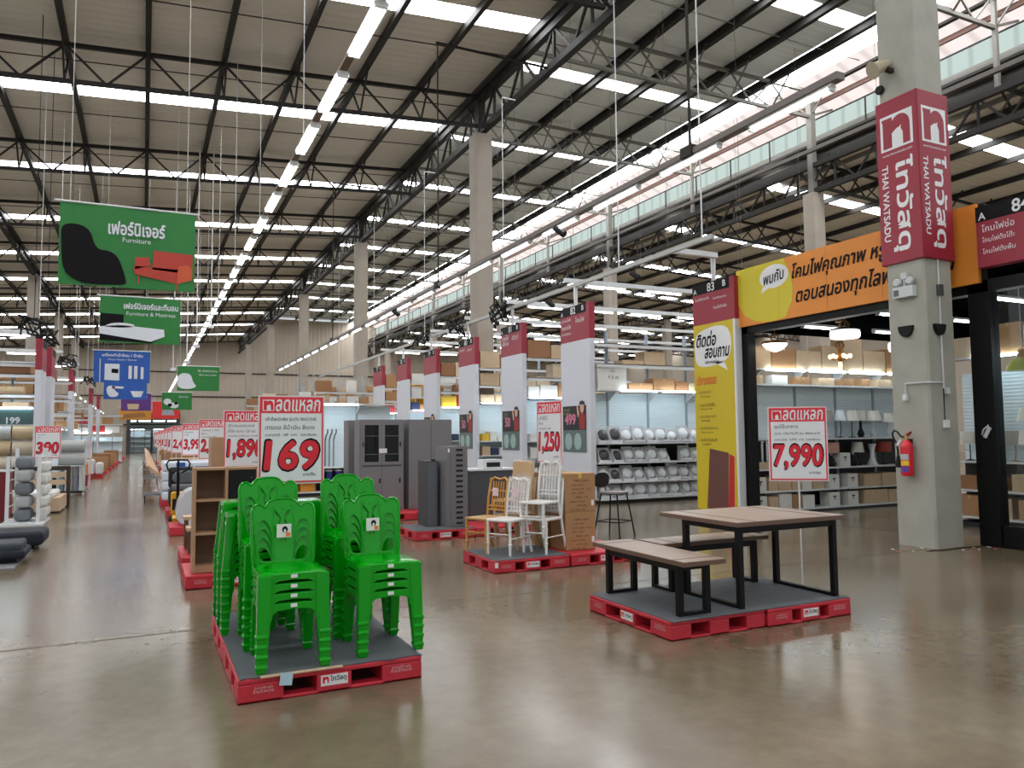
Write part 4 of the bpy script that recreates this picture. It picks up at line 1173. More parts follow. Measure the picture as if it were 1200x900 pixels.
wb_ = carton((9.92, 15.12, 2.66), (0.8, 0.4, 0.56), CARDW, 'big white carton with three dark figures printed on it, left on the lamp shelf canopy', name='white_carton', print_lines=[('LED', 0, 0.44, dict(w=0.14)), ('4', -0.1, 0.3, dict(h=0.09)), ('0', 0.0, 0.29, dict(h=0.09)), ('W', 0.12, 0.28, dict(h=0.08))])
fill(10.4, 12.9, 15.15, 2.66, 0.12, 0.3, W1, COLS, wmin=0.3, wmax=0.7)
fill(9.5, 12.9, 15.15, 3.27, 0.1, 0.34, 'upper tier over the round ceiling lamps', COLS, wmin=0.3, wmax=0.8, skip=0.35)
for k, (x, w, h, m) in enumerate(((10.55, 0.75, 0.3, CARDB), (11.5, 0.55, 0.3, CARDB))):
    pass

# the shelf rows further down, one behind each numbered sign
rows = [(18.62, '81'), (21.93, '80'), (25.45, '79'), (28.8, '78'), (32.35, '77'), (36.0, ''), (40.0, ''), (45.0, ''), (52.0, '')]
for k, (y, num) in enumerate(rows):
    x0 = 9.48 if k < 5 else (7.2 if k < 7 else 6.0)
    L = 3.4 if k < 5 else 6.0
    w = ('behind sign %s' % SIGNW[('82', '81', '80', '79', '78')[k]]) if k < 5 else '%s far row past the signs' % nth(k - 4)
    gondola('white shelf unit ' + ('' if k < 5 else 'in the ') + w, (x0, y, 0), L, (0.12, 0.55, 1.0, 1.45), tiers=(3.2, 3.75), top=4.15 if k < 5 else 4.6, small_back=BACKP if k < 5 else None)
    if k < 3:
        for z, nm in ((0.12, 'bottom shelf'), (0.55, 'second shelf'), (1.0, 'third shelf'), (1.45, 'fourth shelf')):
            fill(x0 + 0.1, x0 + 2.3, y + 0.1, z, 0.14, 0.3, '%s %s' % (nm, w), [CARDW, CARDW, CARDL, BRIGHTS[0], BRIGHTS[1]], wmin=0.16, wmax=0.34, word='small box')
    fill(x0 + 0.05, x0 + L - 0.6, y + 0.12, 2.66, 0.2, 0.42, 'canopy shelf ' + w, BRIGHTS + [CARDB, CARDB] if k < 5 else COLS, wmin=0.3, wmax=0.6)
    fill(x0 + 0.05, x0 + L - 0.6, y + 0.12, 3.2, 0.2, 0.46, 'middle tier ' + w, COLS, wmin=0.35, wmax=0.7, skip=0.2)
    fill(x0 + 0.05, x0 + L - 0.6, y + 0.12, 3.75, 0.25, 0.6, 'top tier ' + w, COLS, wmin=0.4, wmax=0.8, skip=0.3 if k != 3 else 0.0)
# yellow drums on the top tier behind the fourth and fifth signs
YD = M('yellow_drum', (226, 172, 20), 0.4)
for k in range(8):
    t = thing('yellow_coil', 'yellow hose coil, %s from the bottom of the %s stack behind the signs' % (nth(k % 4 + 1), ('left', 'right')[k // 4]), 'coil', (9.75 + 0.75 * (k // 4), 28.95 if False else 30.2, 2.9 + 0.3 * (k % 4)), 0, 'yellow hose coils behind the signs')
    mb = MB(); mb.lathe([(0.2, 0), (0.32, 0.02), (0.34, 0.15), (0.32, 0.28), (0.2, 0.3)], YD, n=18); obj('coil', mb, t, smooth=True)
dk_ = MB(); dk_.bx(9.34, 10.95, 29.8, 30.6, 2.8, 2.9, SHELFM)
for x in (9.38, 10.9):
    for y in (29.85, 30.55): dk_.bx(x - 0.03, x + 0.03, y - 0.03, y + 0.03, 0, 2.8, SHELFM)
tag(obj('storage_rack', dk_), 'white rack that carries the yellow hose coils', 'rack')

# ------------------------------------------------------------------ inside the lighting department
LG = gondola('long shelf unit with table lamps along the back of the lighting department', (10.85, 11.5, 0), 5.6, (0.08, 0.45, 0.89, 1.49), off=0.31, back=(1.49, 2.6), canopy=2.9, tiers=(), top=2.95, depth=0.42)
SILV = M('chrome', (200, 202, 206), 0.15, 1.0)
SHADEW = M('lamp_shade_white', (222, 218, 208), 0.7)
SHADEP = M('lamp_shade_pink', (188, 142, 130), 0.7)
SHADEG = M('lamp_shade_grey', (176, 168, 160), 0.7)
def table_lamp(loc, label, stem='arc', shade=SHADEW, h=0.42, r=0.13, rt=0.09, base=BLACKP, group='table lamps in the lighting department'):
    t = thing('table_lamp', label, 'table lamp', loc, 0, group)
    r, rt = r * 1.15, rt * 1.15
    sh = 0.22
    mb = MB(); mb.lathe([(0.075, 0), (0.075, 0.012), (0.03, 0.02), (0.01, 0.03)], base, n=16); obj('base', mb, t, smooth=True)
    mb = MB()
    if stem == 'arc': mb.tube([(0, 0, 0.02), (0.03, 0, h * 0.3), (0.02, 0, h * 0.55), (0, 0, h - sh + 0.06)], 0.009, base, 8)
    elif stem == 'vase': mb.lathe([(0.05, 0.02), (0.075, 0.08), (0.03, 0.2), (0.025, h - sh + 0.05)], base, n=14)
    else: mb.tube([(0, 0, 0.02), (0, 0, h - sh + 0.06)], 0.009, base, 8)
    obj('stem', mb, t, smooth=True)
    mb = MB(); mb.lathe([(r, h - sh), (rt, h), (rt - 0.006, h), (r - 0.006, h - sh)], shade, n=20); obj('lamp_shade', mb, t, smooth=True)
    return t
TS = 'on the top lamp shelf'
for i, (x, st, shd, r, rt, b) in enumerate(((12.62, 'arc', SHADEG, 0.17, 0.16, BLACKP), (13.02, 'pole', SHADEG, 0.13, 0.12, SILV), (13.42, 'arc', LAMPW, 0.12, 0.07, BLACKP), (13.78, 'pole', SHADEW, 0.15, 0.1, BLACKP), (14.05, 'vase', SHADEW, 0.12, 0.09, BLACKP), (14.45, 'vase', SHADEW, 0.16, 0.1, LAMPW), (14.95, 'vase', SHADEW, 0.15, 0.1, LAMPW))):
    table_lamp((x, 11.7, 1.49), 'table lamp, %s from the left %s' % (nth(i + 1), TS), st, shd, 0.58 if i < 6 else 0.54, r, rt, b)
for i in range(7):
    t = thing('chrome_lamp', 'slim chrome lamp tube, %s from the left beside the black post' % nth(i + 1), 'lamp', (10.92 + i * 0.13, 11.68, 1.02), 0, 'slim chrome lamps beside the black post')
    mb = MB(); mb.lathe([(0.045, 0), (0.045, 0.02), (0.03, 0.03), (0.03, 0.38), (0.045, 0.39), (0.045, 0.42)], SILV, n=12); obj('tube_body', mb, t, smooth=True)
cr_ = MB(); cr_.bx(10.87, 12.2, 11.56, 11.86, 0.89, 1.02, CARDL); tag(obj('display_plinth', cr_), 'pale cardboard plinth under the slim chrome lamps', 'plinth')
HANDLE = M('dark_handle_slot', (34, 34, 36), 0.6)
def storage_box(loc, label, size=(0.3, 0.26, 0.28), group='white boxes with dark hand slots in the lighting department'):
    t = thing('storage_box', label, 'box', loc, 0, group)
    w, d, h = size
    mb = MB(); mb.bx(-w / 2, w / 2, 0, d, 0, h, CARDW); obj('carton', mb, t, bevel=0.006)
    mb = MB(); mb.bx(-0.045, 0.045, -0.002, 0, h - 0.1, h - 0.075, HANDLE); mb.bx(-0.01, 0.01, -0.002, 0, h - 0.16, h - 0.1, HANDLE); obj('hand_slot', mb, t)
    mb = MB(); mb.bx(w / 2 - 0.001, w / 2 + 0.002, 0.05, 0.2, h - 0.12, h - 0.07, HANDLE); obj('hand_slot', mb, t)
    return t
for i, (x, z, sh) in enumerate(((13.0, 0.45, 'third'), (13.55, 0.45, 'third'), (13.0, 0.08, 'bottom'), (13.55, 0.08, 'bottom'), (13.35, 0.89, 'second'), (10.98, 0.45, 'third'), (10.98, 0.08, 'bottom'))):
    storage_box((x, 11.53, z), 'white box with dark hand slots, %s on the %s lamp shelf' % (('left of two', 'right of two', 'left of two', 'right of two', 'beside a tall black lamp', 'next to the black post', 'next to the black post')[i], sh))
LW = '%s lamp shelf in the lighting department'
fill(11.2, 12.75, 11.53, 0.45, 0.22, 0.3, LW % 'third', [CARDL, CARDW, CARDL], wmin=0.2, wmax=0.42)
fill(11.2, 12.75, 11.53, 0.08, 0.25, 0.32, LW % 'bottom', [CARDW, CARDL, CARDW, CARDB], wmin=0.2, wmax=0.4)
fill(13.9, 16.3, 11.53, 0.45, 0.24, 0.3, 'right half of ' + LW % 'third', [CARDL], wmin=0.4, wmax=0.6)
fill(13.9, 16.3, 11.53, 0.08, 0.26, 0.3, 'right half of ' + LW % 'bottom', [CARDL], wmin=0.5, wmax=0.8)
carton((12.52, 11.55, 0.89), (0.3, 0.3, 0.24), CARDB, 'brown carton left of the lamp shades on the second lamp shelf')
for i, (x, m, r, rt, h) in enumerate(((12.85, SILV, 0.12, 0.09, 0.3), (13.12, SHADEP, 0.16, 0.16, 0.3), (13.95, SHADEW, 0.12, 0.09, 0.34), (14.75, M('lamp_shade_red', (158, 62, 44), 0.6), 0.15, 0.15, 0.36))):
    table_lamp((x, 11.72, 0.89), ('silver', 'pink', 'white', 'red') [i] + '-shaded lamp on the second lamp shelf', 'pole', m, 0.5, r, rt, BLACKP)
t = thing('vase_lamp', 'white trumpet-shaped lamp stand on the second lamp shelf', 'lamp', (14.35, 11.68, 0.89), 0)
mb = MB(); mb.lathe([(0.13, 0), (0.1, 0.04), (0.05, 0.16), (0.045, 0.28), (0.07, 0.4), (0.09, 0.46)], LAMPW, n=18); obj('body', mb, t, smooth=True)
for k in range(2):
    t = thing('tall_lamp_base', 'black rounded lamp base, %s of two on the second lamp shelf' % ('left', 'right')[k], 'lamp', (13.0 + 0.66 * k, 11.6, 0.89), 0)
    mb = MB(); mb.lathe([(0.07, 0), (0.1, 0.06), (0.08, 0.16), (0.03, 0.24)], BLACKP, n=14); obj('body', mb, t, smooth=True)
    mb = MB(); mb.lathe([(0.012, 0.24), (0.012, 0.3)], SILV, n=8); obj('neck', mb, t)
BT = 'atop the back shelves of the lighting department'
fill(10.9, 16.4, 11.56, 2.9, 0.4, 0.72, BT, [CARDL, CARDB, CARDL, COLS[5], CARDL], wmin=0.4, wmax=0.8, depth=0.34)
ub = MB(); ub.bx(10.87, 16.43, 11.6, 11.9, 2.56, 2.6, SHELFM); tag(obj('narrow_shelf', ub), 'narrow white shelf under the canopy of the back lamp shelves', 'shelf')
fill(11.0, 16.2, 11.62, 2.6, 0.12, 0.2, 'narrow shelf under the lamp canopy', [CARDB, CARDL, CARDW], wmin=0.2, wmax=0.5, gap=0.25, depth=0.2)
# shelf run on the right that turns towards the camera
RX = 12.6
gondola('shelf unit with lamps on the right, behind the near column', (RX, 8.7, 0), 6.2, (0.17, 0.62, 1.1), rz=-PI / 2, off=0.4, back=(1.1, 2.6), canopy=2.86, depth=0.42, small_back=SHADOW)
def rt_(p): return (RX + (p[1] - 0.0), 8.7 - p[0], p[2])
for z, nm, h0, h1 in ((0.17, 'bottom', 0.3, 0.4), (0.62, 'middle', 0.16, 0.3)):
    fill(0.1, 3.6, 0.06, z, h0, h1, '%s shelf right of the near column' % nm, [CARDB, CARDL, CARDB, COLS[4]], wmin=0.25, wmax=0.5, rz=-PI / 2, tform=rt_, gap=0.1)
fill(0.05, 5.8, 0.05, 2.86, 0.25, 0.6, 'atop the right-hand lamp shelves', [CARDL, CARDB, COLS[5]], wmin=0.3, wmax=0.7, rz=-PI / 2, tform=rt_, depth=0.34)
for i, (u, m, r, rt, st) in enumerate(((0.25, SHADEW, 0.12, 0.12, 'pole'), (0.62, SHADEW, 0.16, 0.14, 'vase'), (1.0, SHADEG, 0.13, 0.13, 'arc'), (1.35, SHADEW, 0.22, 0.2, 'pole'), (1.9, SHADEW, 0.15, 0.1, 'vase'), (2.35, SHADEP, 0.12, 0.1, 'arc'))):
    p = rt_((u, 0.2, 1.1)); table_lamp(p, 'table lamp, %s from the near column on the upper right-hand shelf' % nth(i + 1), st, m, 0.5, r, rt, (BLACKP, LAMPW, SHADEP, SHADEW, LAMPW, BLACKP)[i])
for i, (u, m) in enumerate(((0.5, SHADEW), (1.2, SHADEW), (1.75, SHADEW), (2.4, SHADEP))):
    p = rt_((u, 0.25, 1.75)); t = thing('wall_lamp', 'shaded wall lamp, %s from the near column on the panel at the right' % nth(i + 1), 'wall lamp', p, -PI / 2, 'wall lamps on the right-hand panel')
    mb = MB(); mb.lathe([(0.16, 0), (0.11, 0.22), (0.105, 0.22), (0.155, 0.0)], m, n=18); obj('lamp_shade', mb, t, smooth=True)
    mb = MB(); mb.tube([(0, 0, 0.12), (0, 0.1, 0.1), (0, 0.17, 0.12)], 0.012, SILV, 8); obj('arm', mb, t)
# chandeliers under the black ceiling
CRYS = glow('crystal_glow', (255, 250, 240), 3.2)
GOLD = M('gilt_bronze', (150, 100, 52), 0.35, 0.8)
def chandelier(loc, label, kind):
    t = thing('chandelier', label, 'chandelier', loc, 0)
    top = 3.74 - loc[2]
    mb = MB(); mb.tube([(0, 0, 0.33), (0, 0, top)], 0.008, GOLD, 6); mb.lathe([(0.06, top - 0.03), (0.06, top)], GOLD, n=14); obj('hanging_rod', mb, t)
    if kind in ('bowl', 'drum'):
        mb = MB()
        if kind == 'bowl': mb.lathe([(0.02, -0.03), (0.1, 0.0), (0.18, 0.05), (0.23, 0.11), (0.235, 0.14)], CRYS, n=28)
        else: mb.lathe([(0.24, 0.0), (0.26, 0.03), (0.26, 0.11), (0.24, 0.14)], CRYS, n=28)
        obj('crystal_shade', mb, t, smooth=True)
        mb = MB(); mb.lathe([(0.245, 0.13), (0.265, 0.15), (0.255, 0.175), (0.1, 0.19), (0.04, 0.2)], GOLD if kind == 'bowl' else SILV, n=28); obj('metal_ring', mb, t, smooth=True)
        if kind == 'bowl':
            mb = MB(); 
            for k in range(10):
                a = 2 * PI * k / 10; mb.lathe([(0.004, -0.03), (0.014, -0.015), (0.004, 0.0)], LAMPW, (0.17 * math.cos(a), 0.17 * math.sin(a), 0.03), 6)
            obj('crystal_drops', mb, t)
    else:
        mb = MB(); mb.lathe([(0.03, -0.06), (0.05, 0.0), (0.03, 0.1), (0.05, 0.2)], GOLD, n=12); obj('body', mb, t, smooth=True)
        for k in range(6):
            a = 2 * PI * k / 6; c, s = math.cos(a), math.sin(a)
            mb = MB(); mb.tube([(0.03 * c, 0.03 * s, 0.03), (0.1 * c, 0.1 * s, -0.02), (0.17 * c, 0.17 * s, 0.01)], 0.008, GOLD, 6); arm = obj('arm', mb, t, smooth=True)
            mb = MB(); mb.lathe([(0.02, 0.0), (0.035, 0.04), (0.03, 0.07), (0.008, 0.08)], glow('warm_bulb', (255, 214, 150), 5.0), (0.18 * c, 0.18 * s, 0.01), 10); obj('bulb', mb, arm, smooth=True)
        mb = MB(); mb.lathe([(0.02, -0.2), (0.035, -0.12), (0.03, -0.05)], MATS['warm_bulb'], n=10); obj('lower_bulb', mb, t, smooth=True)
    mb = MB()
    for k in range(8):                                    # scrolls of the gilt crown
        a = 2 * PI * k / 8; c, s = math.cos(a), math.sin(a)
        mb.tube([(0.03 * c, 0.03 * s, 0.2), (0.09 * c, 0.09 * s, 0.24), (0.06 * c, 0.06 * s, 0.3), (0.02 * c, 0.02 * s, 0.33)], 0.009, GOLD, 5)
    obj('gilt_crown', mb, t, smooth=True)
    return t
P_ = {'a': (11.15, 11.2, 3.22), 'b': (11.6, 9.92, 3.33), 'c': (11.95, 10.35, 3.0)}
chandelier(P_['a'], 'crystal bowl chandelier nearest the black post, lit white', 'bowl')
chandelier(P_['b'], 'wide drum chandelier with a lit white glass band', 'drum')
chandelier(P_['c'], 'gilt chandelier with warm yellow bulbs below the drum chandelier', 'arms')
t = thing('pendant_lamp', 'bright yellow dome pendant lamp at the right edge of the photo', 'pendant lamp', (11.85, 6.95, 2.5))
YG = M('yellow_green_enamel', (206, 214, 20), 0.3)
mb = MB(); mb.lathe([(0.22, 0), (0.21, 0.06), (0.15, 0.15), (0.06, 0.2), (0.055, 0.2), (0.14, 0.14), (0.2, 0.05)], YG, n=26); obj('dome_shade', mb, t, smooth=True)
mb = MB(); mb.lathe([(0.055, 0.2), (0.07, 0.24), (0.05, 0.27), (0.06, 0.31), (0.02, 0.34)], M('orange_enamel', (214, 150, 30), 0.35), n=16); obj('lamp_holder', mb, t, smooth=True)
mb = MB(); mb.tube([(0, 0, 0.33), (0, 0, 1.25)], 0.007, WHITEM, 6); obj('cord', mb, t)

for i in range(6):  # extra tubes, added to brighten the back panels of the lamp shelves
    x, y = (12.2, 14.2)[i % 2], (7.4, 9.2, 10.9)[i // 2]
    dup(row, (x, y, 3.665), label='tube added under the black ceiling to light the lamp panels, %s row, %s' % (nth(i // 2 + 1), ('left', 'right')[i % 2]), group='tubes added under the black ceiling')
# ------------------------------------------------------------------ cartons, chairs and cabinets on the middle pallets
def prn(w, h, z0):
    return [(s, (-0.04 if i % 2 else 0.02), z0 + h - 0.06 - i * 0.052, dict(w=w * k)) for i, (s, k) in enumerate((('ITEM: 2-SEAT', 0.5), ('COLOR: WHITE', 0.4), ('N.W. G.W.   KGS', 0.62), ('QTY:  4 PCS', 0.42), ('MEAS:  CM', 0.4), ('MADE IN CHINA', 0.5), ('CTN NO.', 0.36), ('LOT NO.  PO', 0.5)))]
CB1 = (5.03, 8.46)
carton((CB1[0], CB1[1], ZP - 0.005), (0.44, 0.4, 0.475), CARDB, 'lower of two large printed brown cartons on the middle pallet', print_lines=prn(0.44, 0.44, 0.0), rz=0.0)
carton((CB1[0], CB1[1], ZP + 0.473), (0.45, 0.41, 0.485), CARDB, 'upper of two large printed brown cartons on the middle pallet', print_lines=prn(0.44, 0.45, 0.0), tape=M('yellow_tape', (206, 176, 60), 0.4))
carton((4.95, 8.9, ZP), (0.5, 0.3, 0.475), CARDB, 'lower brown carton behind the printed ones, beside the white chairs')
carton((4.95, 8.9, ZP + 0.478), (0.5, 0.3, 0.48), CARDB, 'upper brown carton behind the printed ones, beside the white chairs')
for z in (0.24, 0.70):
    mb = MB(); mb.bx(5.19, 5.228, CB1[1] - 0.003, CB1[1] - 0.0005, z, z + 0.07, STICKW)
    tag(obj('carton_label', mb), 'small white label on the %s printed brown carton' % ('lower' if z < 0.5 else 'upper'), 'label')

WCH = M('white_chair_plastic', (224, 222, 218), 0.35)
GCH = M('gold_chair_plastic', (196, 142, 62), 0.35, 0.25)
BCH = M('bamboo_chair', (200, 168, 128), 0.5)
def banquet(mat, solid_back=False, seatm=None):
    """A slender ballroom chair: round ringed legs, stretchers, thin seat, tall back of five spindles."""
    t = thing('banquet_chair', '', 'chair')
    H = 0.43
    mb = MB(); mb.prism([(-0.19, -0.2), (0.19, -0.2), (0.17, 0.19), (-0.17, 0.19)], H - 0.03, H, seatm or mat, 'Z'); obj('seat', mb, t, bevel=0.01)
    for s in (-1, 1):
        mb = MB()
        for z in (0.12, 0.3): mb.lathe([(0.016, z), (0.026, z + 0.012), (0.016, z + 0.024)], mat, (s * 0.17, -0.18, 0), 10)
        mb.tube([(s * 0.17, -0.18, 0), (s * 0.17, -0.18, H - 0.02)], [0.016, 0.02], mat, 10); obj('leg', mb, t, smooth=True)
        mb = MB(); mb.tube([(s * 0.165, 0.27, 0), (s * 0.16, 0.2, 0.25), (s * 0.155, 0.175, H), (s * 0.155, 0.2, 0.66), (s * 0.15, 0.25, 0.9)], 0.017, mat, 10); obj('leg', mb, t, smooth=True)
        mb = MB(); mb.tube([(s * 0.17, -0.18, 0.2), (s * 0.163, 0.21, 0.2)], 0.009, mat, 8); obj('stretcher', mb, t, smooth=True)
    mb = MB(); mb.tube([(-0.17, -0.18, 0.25), (0.17, -0.18, 0.25)], 0.009, mat, 8); obj('stretcher', mb, t, smooth=True)
    bk = MB()
    if solid_back:
        bk.prism([(-0.15, 0.46), (0.15, 0.46), (0.15, 0.88), (0.1, 0.91), (0.0, 0.9), (-0.1, 0.91), (-0.15, 0.88)], 0.19, 0.21, mat, 'Y')
    else:
        for x in (-0.09, -0.045, 0, 0.045, 0.09): bk.tube([(x, 0.185, 0.5), (x, 0.235, 0.86)], 0.0095, mat, 8)
        for z, y in ((0.5, 0.185), (0.55, 0.19), (0.74, 0.22)): bk.tube([(-0.155, y, z), (0.155, y, z)], 0.01, mat, 8)
    bk.tube([(-0.15, 0.24, 0.86), (-0.09, 0.25, 0.91), (0, 0.253, 0.885), (0.09, 0.25, 0.91), (0.15, 0.24, 0.86)], 0.014, mat, 8)
    obj('backrest', bk, t, smooth=True)
    return t
FILM = bpy.data.materials.new('clear_film'); FILM.use_nodes = True
_nt = FILM.node_tree; _nt.nodes.remove(_nt.nodes['Principled BSDF'])
_t = _nt.nodes.new('ShaderNodeBsdfTransparent'); _d = _nt.nodes.new('ShaderNodeBsdfPrincipled'); _d.inputs['Base Color'].default_value = (0.75, 0.75, 0.77, 1); _d.inputs['Roughness'].default_value = 0.15
_m = _nt.nodes.new('ShaderNodeMixShader'); _m.inputs[0].default_value = 0.28
_nt.links.new(_t.outputs[0], _m.inputs[1]); _nt.links.new(_d.outputs[0], _m.inputs[2]); _nt.links.new(_m.outputs[0], _nt.nodes['Material Output'].inputs[0])
def wrap(t, z0=0.47, z1=0.93):
    """Thin clear film left round a chair's back."""
    mb = MB(); n = 12; v, f = [], []
    rnd = random.Random(5)
    for j in range(6):
        z = z0 + (z1 - z0) * j / 5
        for k in range(n):
            a = 2 * PI * k / n; r = 1 + rnd.uniform(-0.1, 0.14)
            v.append((0.175 * math.cos(a) * r, 0.185 + 0.13 * max(0, z - 0.45) + 0.04 * math.sin(a) * r + (0.0), z))
    for j in range(5):
        for k in range(n): f.append((j * n + k, j * n + (k + 1) % n, (j + 1) * n + (k + 1) % n, (j + 1) * n + k))
    mb.add(v, f, FILM); obj('plastic_film', mb, t, smooth=True)
RZC = 0.98
w1 = banquet(WCH); w1.location = (4.08, 8.62, ZP); w1.rotation_euler = (0, 0, -1.1); w1['label'] = 'single white ballroom chair at the front of the middle pallet, back wrapped in film'; w1['group'] = 'white ballroom chairs'
g1 = banquet(GCH, seatm=M('gold_seat', (178, 138, 78), 0.4)); g1.location = (3.93, 8.93, ZP); g1.rotation_euler = (0, 0, -1.2); g1['label'] = 'gold ballroom chair at the left end of the middle pallet'; g1['group'] = 'gold and bamboo chairs'
w2 = dup(w1, (4.52, 8.52, ZP), -1.1, label='white ballroom chair, lower of two stacked beside the cartons', group='white ballroom chairs')
w3 = dup(w1, (4.49, 8.53, ZP + 0.2), -1.1, label='white ballroom chair, upper of two stacked beside the cartons', group='white ballroom chairs')
for c in (w1, w2, w3): wrap(c)
b1 = banquet(BCH, True, M('bamboo_seat', (190, 158, 116), 0.5)); b1.location = (4.36, 8.98, ZP); b1.rotation_euler = (0, 0, -1.1); b1['label'] = 'bamboo-coloured chair behind the white chairs, its solid back showing'; b1['group'] = 'gold and bamboo chairs'
b2 = dup(b1, (4.34, 8.99, ZP + 0.2), -1.1, label='bamboo-coloured chair stacked upon another behind the white chairs', group='gold and bamboo chairs')
wrap(b2)
for c, col in ((w1, STICKW), (g1, STICKW)):
    mb = MB(); mb.bx(-0.05, 0.05, 0.165, 0.168, 0.68, 0.78, M('pink_price_card', (224, 196, 204), 0.5)); obj('price_card', mb, c)
mb = MB(); mb.box((3.72, 8.172, 0.1), (0.04, 0.003, 0.06), STICKW); tag(obj('price_tag', mb), 'white tag on the corner of the pallet below the gold chair', 'tag')

# black bar stool behind the cartons
bs = thing('bar_stool', 'black metal bar stool with round back behind the brown cartons', 'bar stool', (6.74, 10.3, 0), 0.45); bs.scale = (1.12, 1.12, 1.0)
mb = MB(); mb.prism(smooth_ring([(-0.2, -0.19), (0.2, -0.19), (0.2, 0.19), (-0.2, 0.19)], 2), 0.68, 0.705, M('stool_seat_grey', (132, 126, 122), 0.5), 'Z'); mb.prism(smooth_ring([(-0.2, -0.19), (0.2, -0.19), (0.2, 0.19), (-0.2, 0.19)], 2), 0.665, 0.68, BLACK, 'Z'); obj('seat', mb, bs)
for sx in (-1, 1):
    for sy in (-1, 1):
        mb = MB(); mb.tube([(sx * 0.13, sy * 0.13, 0.67), (sx * 0.21, sy * 0.21, 0)], 0.011, BLACK, 8); obj('leg', mb, bs, smooth=True)
mb = MB(); k = 0.183
mb.tube([(-k, -k, 0.24), (k, -k, 0.24), (k, k, 0.24), (-k, k, 0.24), (-k, -k, 0.24)], 0.009, BLACK, 8); obj('foot_ring', mb, bs, smooth=True)
mb = MB()
v = smooth_ring([(-0.2, 0.76), (-0.2, 1.0), (0.2, 1.0), (0.2, 0.76)], 3)
mb.prism(v, 0.19, 0.215, M('black_leather', (15, 15, 16), 0.45), 'Y'); obj('backrest', mb, bs, bevel=0.006)
mb = MB(); 
for s in (-0.1, 0.1): mb.tube([(s, 0.15, 0.67), (s, 0.2, 0.72), (s, 0.216, 0.82)], 0.009, BLACK, 8)
obj('back_support', mb, bs, smooth=True)

# grey steel cabinets
GSTEEL = M('grey_cabinet_steel', (118, 116, 118), 0.4)
GDARK = M('dark_cabinet_steel', (62, 64, 68), 0.45)
HOLE = M('recess_black', (10, 10, 11), 0.6)
CGL = M('cabinet_glass_dark', (12, 13, 15), 0.05, spec=0.25)
def tall_cabinet(loc, label, glazed, w=0.9, d=0.42, h=1.8):
    t = thing('steel_cabinet', label, 'cabinet', loc, 0, 'tall grey steel cabinets')
    mb = MB(); mb.bx(0, w, 0.012, d, 0, h, GSTEEL); obj('body', mb, t, bevel=0.004)
    if glazed:
        for i in range(2):
            x0 = 0.04 + i * (w / 2 - 0.04)
            x1 = x0 + w / 2 - 0.045
            z0, z1 = h * 0.5, h - 0.05
            mb = MB(); b = 0.06
            for a in ((x0, x0 + b, z0, z1), (x1 - b, x1, z0, z1), (x0 + b, x1 - b, z0, z0 + b), (x0 + b, x1 - b, z1 - b, z1)): mb.bx(a[0], a[1], -0.006, 0.012, a[2], a[3], GSTEEL)
            dr = obj('glazed_door', mb, t)
            mb = MB(); mb.bx(x0 + b, x1 - b, 0.002, 0.01, z0 + b, z1 - b, CGL); obj('pane', mb, dr)
            mb = MB()
            for zz in (0.62, 0.82): mb.bx(x0 + b, x1 - b, 0.0, 0.002, h * zz - 0.008, h * zz, GSTEEL)
            obj('shelf_edge', mb, dr)
            mb = MB(); mb.bx(x1 - 0.045 if i else x0 + 0.015, x1 - 0.012 if i else x0 + 0.045, -0.009, -0.006, h * 0.7, h * 0.75, HOLE); obj('finger_pull', mb, dr)
            mb = MB(); mb.bx(x0, x1, -0.006, 0.012, 0.06, h * 0.48, GSTEEL); dr = obj('lower_door', mb, t)
            mb = MB(); mb.bx(x1 - 0.06, x1 - 0.02, -0.009, -0.006, h * 0.3, h * 0.35, HOLE); obj('finger_pull', mb, dr)
        mb = MB(); mb.bx(w / 2 - 0.06, w / 2 + 0.1, -0.012, -0.009, h * 0.63, h * 0.68, STICKW); obj('paper_label', mb, t)
        mb = MB(); mb.bx(0.06, w - 0.05, -0.004, 0.012, h * 0.48, h * 0.5, GDARK); obj('rail', mb, t)
    else:
        for i in range(2):
            mb = MB(); mb.bx(0.01 + i * w / 2, w / 2 - 0.002 + i * w / 2 - 0.004, 0.0, 0.012, 0.06, h - 0.01, GSTEEL); obj('door', mb, t)
    return t
tall_cabinet((3.83, 14.86, ZP - 0.005), 'tall grey steel cabinet with two glazed sliding doors', True)
tall_cabinet((4.84, 14.86, ZP - 0.005), 'tall grey steel cabinet with plain doors to the right of the glazed one', False, w=0.93)
tall_cabinet((3.79, 15.6, 0.0), 'tall grey steel cabinet, its edge showing left of the glazed cabinet', False, w=0.9, h=1.95)
dc = thing('drawer_cabinet', 'narrow grey cabinet with fifteen small drawers', 'cabinet', (4.37, 11.48, ZP), 0)
mb = MB(); mb.bx(0, 0.36, 0.01, 0.5, 0, 1.285, GSTEEL); obj('body', mb, dc, bevel=0.003)
for i in range(15):
    z = 0.025 + i * 0.083
    mb = MB(); mb.bx(0.06, 0.35, -0.004, 0.012, z, z + 0.078, GSTEEL); dr = obj('drawer', mb, dc, bevel=0.002)
    mb = MB(); mb.bx(0.155, 0.27, -0.007, -0.003, z + 0.022, z + 0.056, HOLE); obj('finger_pull', mb, dr)
mb = MB(); mb.bx(0.02, 0.05, -0.002, 0.012, 1.19, 1.25, STICKW); obj('paper_label', mb, dc)
nl = thing('narrow_locker', 'narrow dark grey locker left of the drawer cabinet', 'locker', (4.13, 11.75, ZP), 0)
mb = MB(); mb.bx(0, 0.19, 0, 0.45, 0, 1.05, GDARK); obj('body', mb, nl, bevel=0.003)
mb = MB(); mb.bx(0.005, 0.165, -0.008, 0.0, 0.0, 1.03, M('locker_grey', (92, 96, 102), 0.4)); obj('door', mb, nl); mb = MB(); mb.bx(0.1, 0.15, 0.02, 0.1, 1.05, 1.075, BLACKP); obj('top_clip', mb, nl)
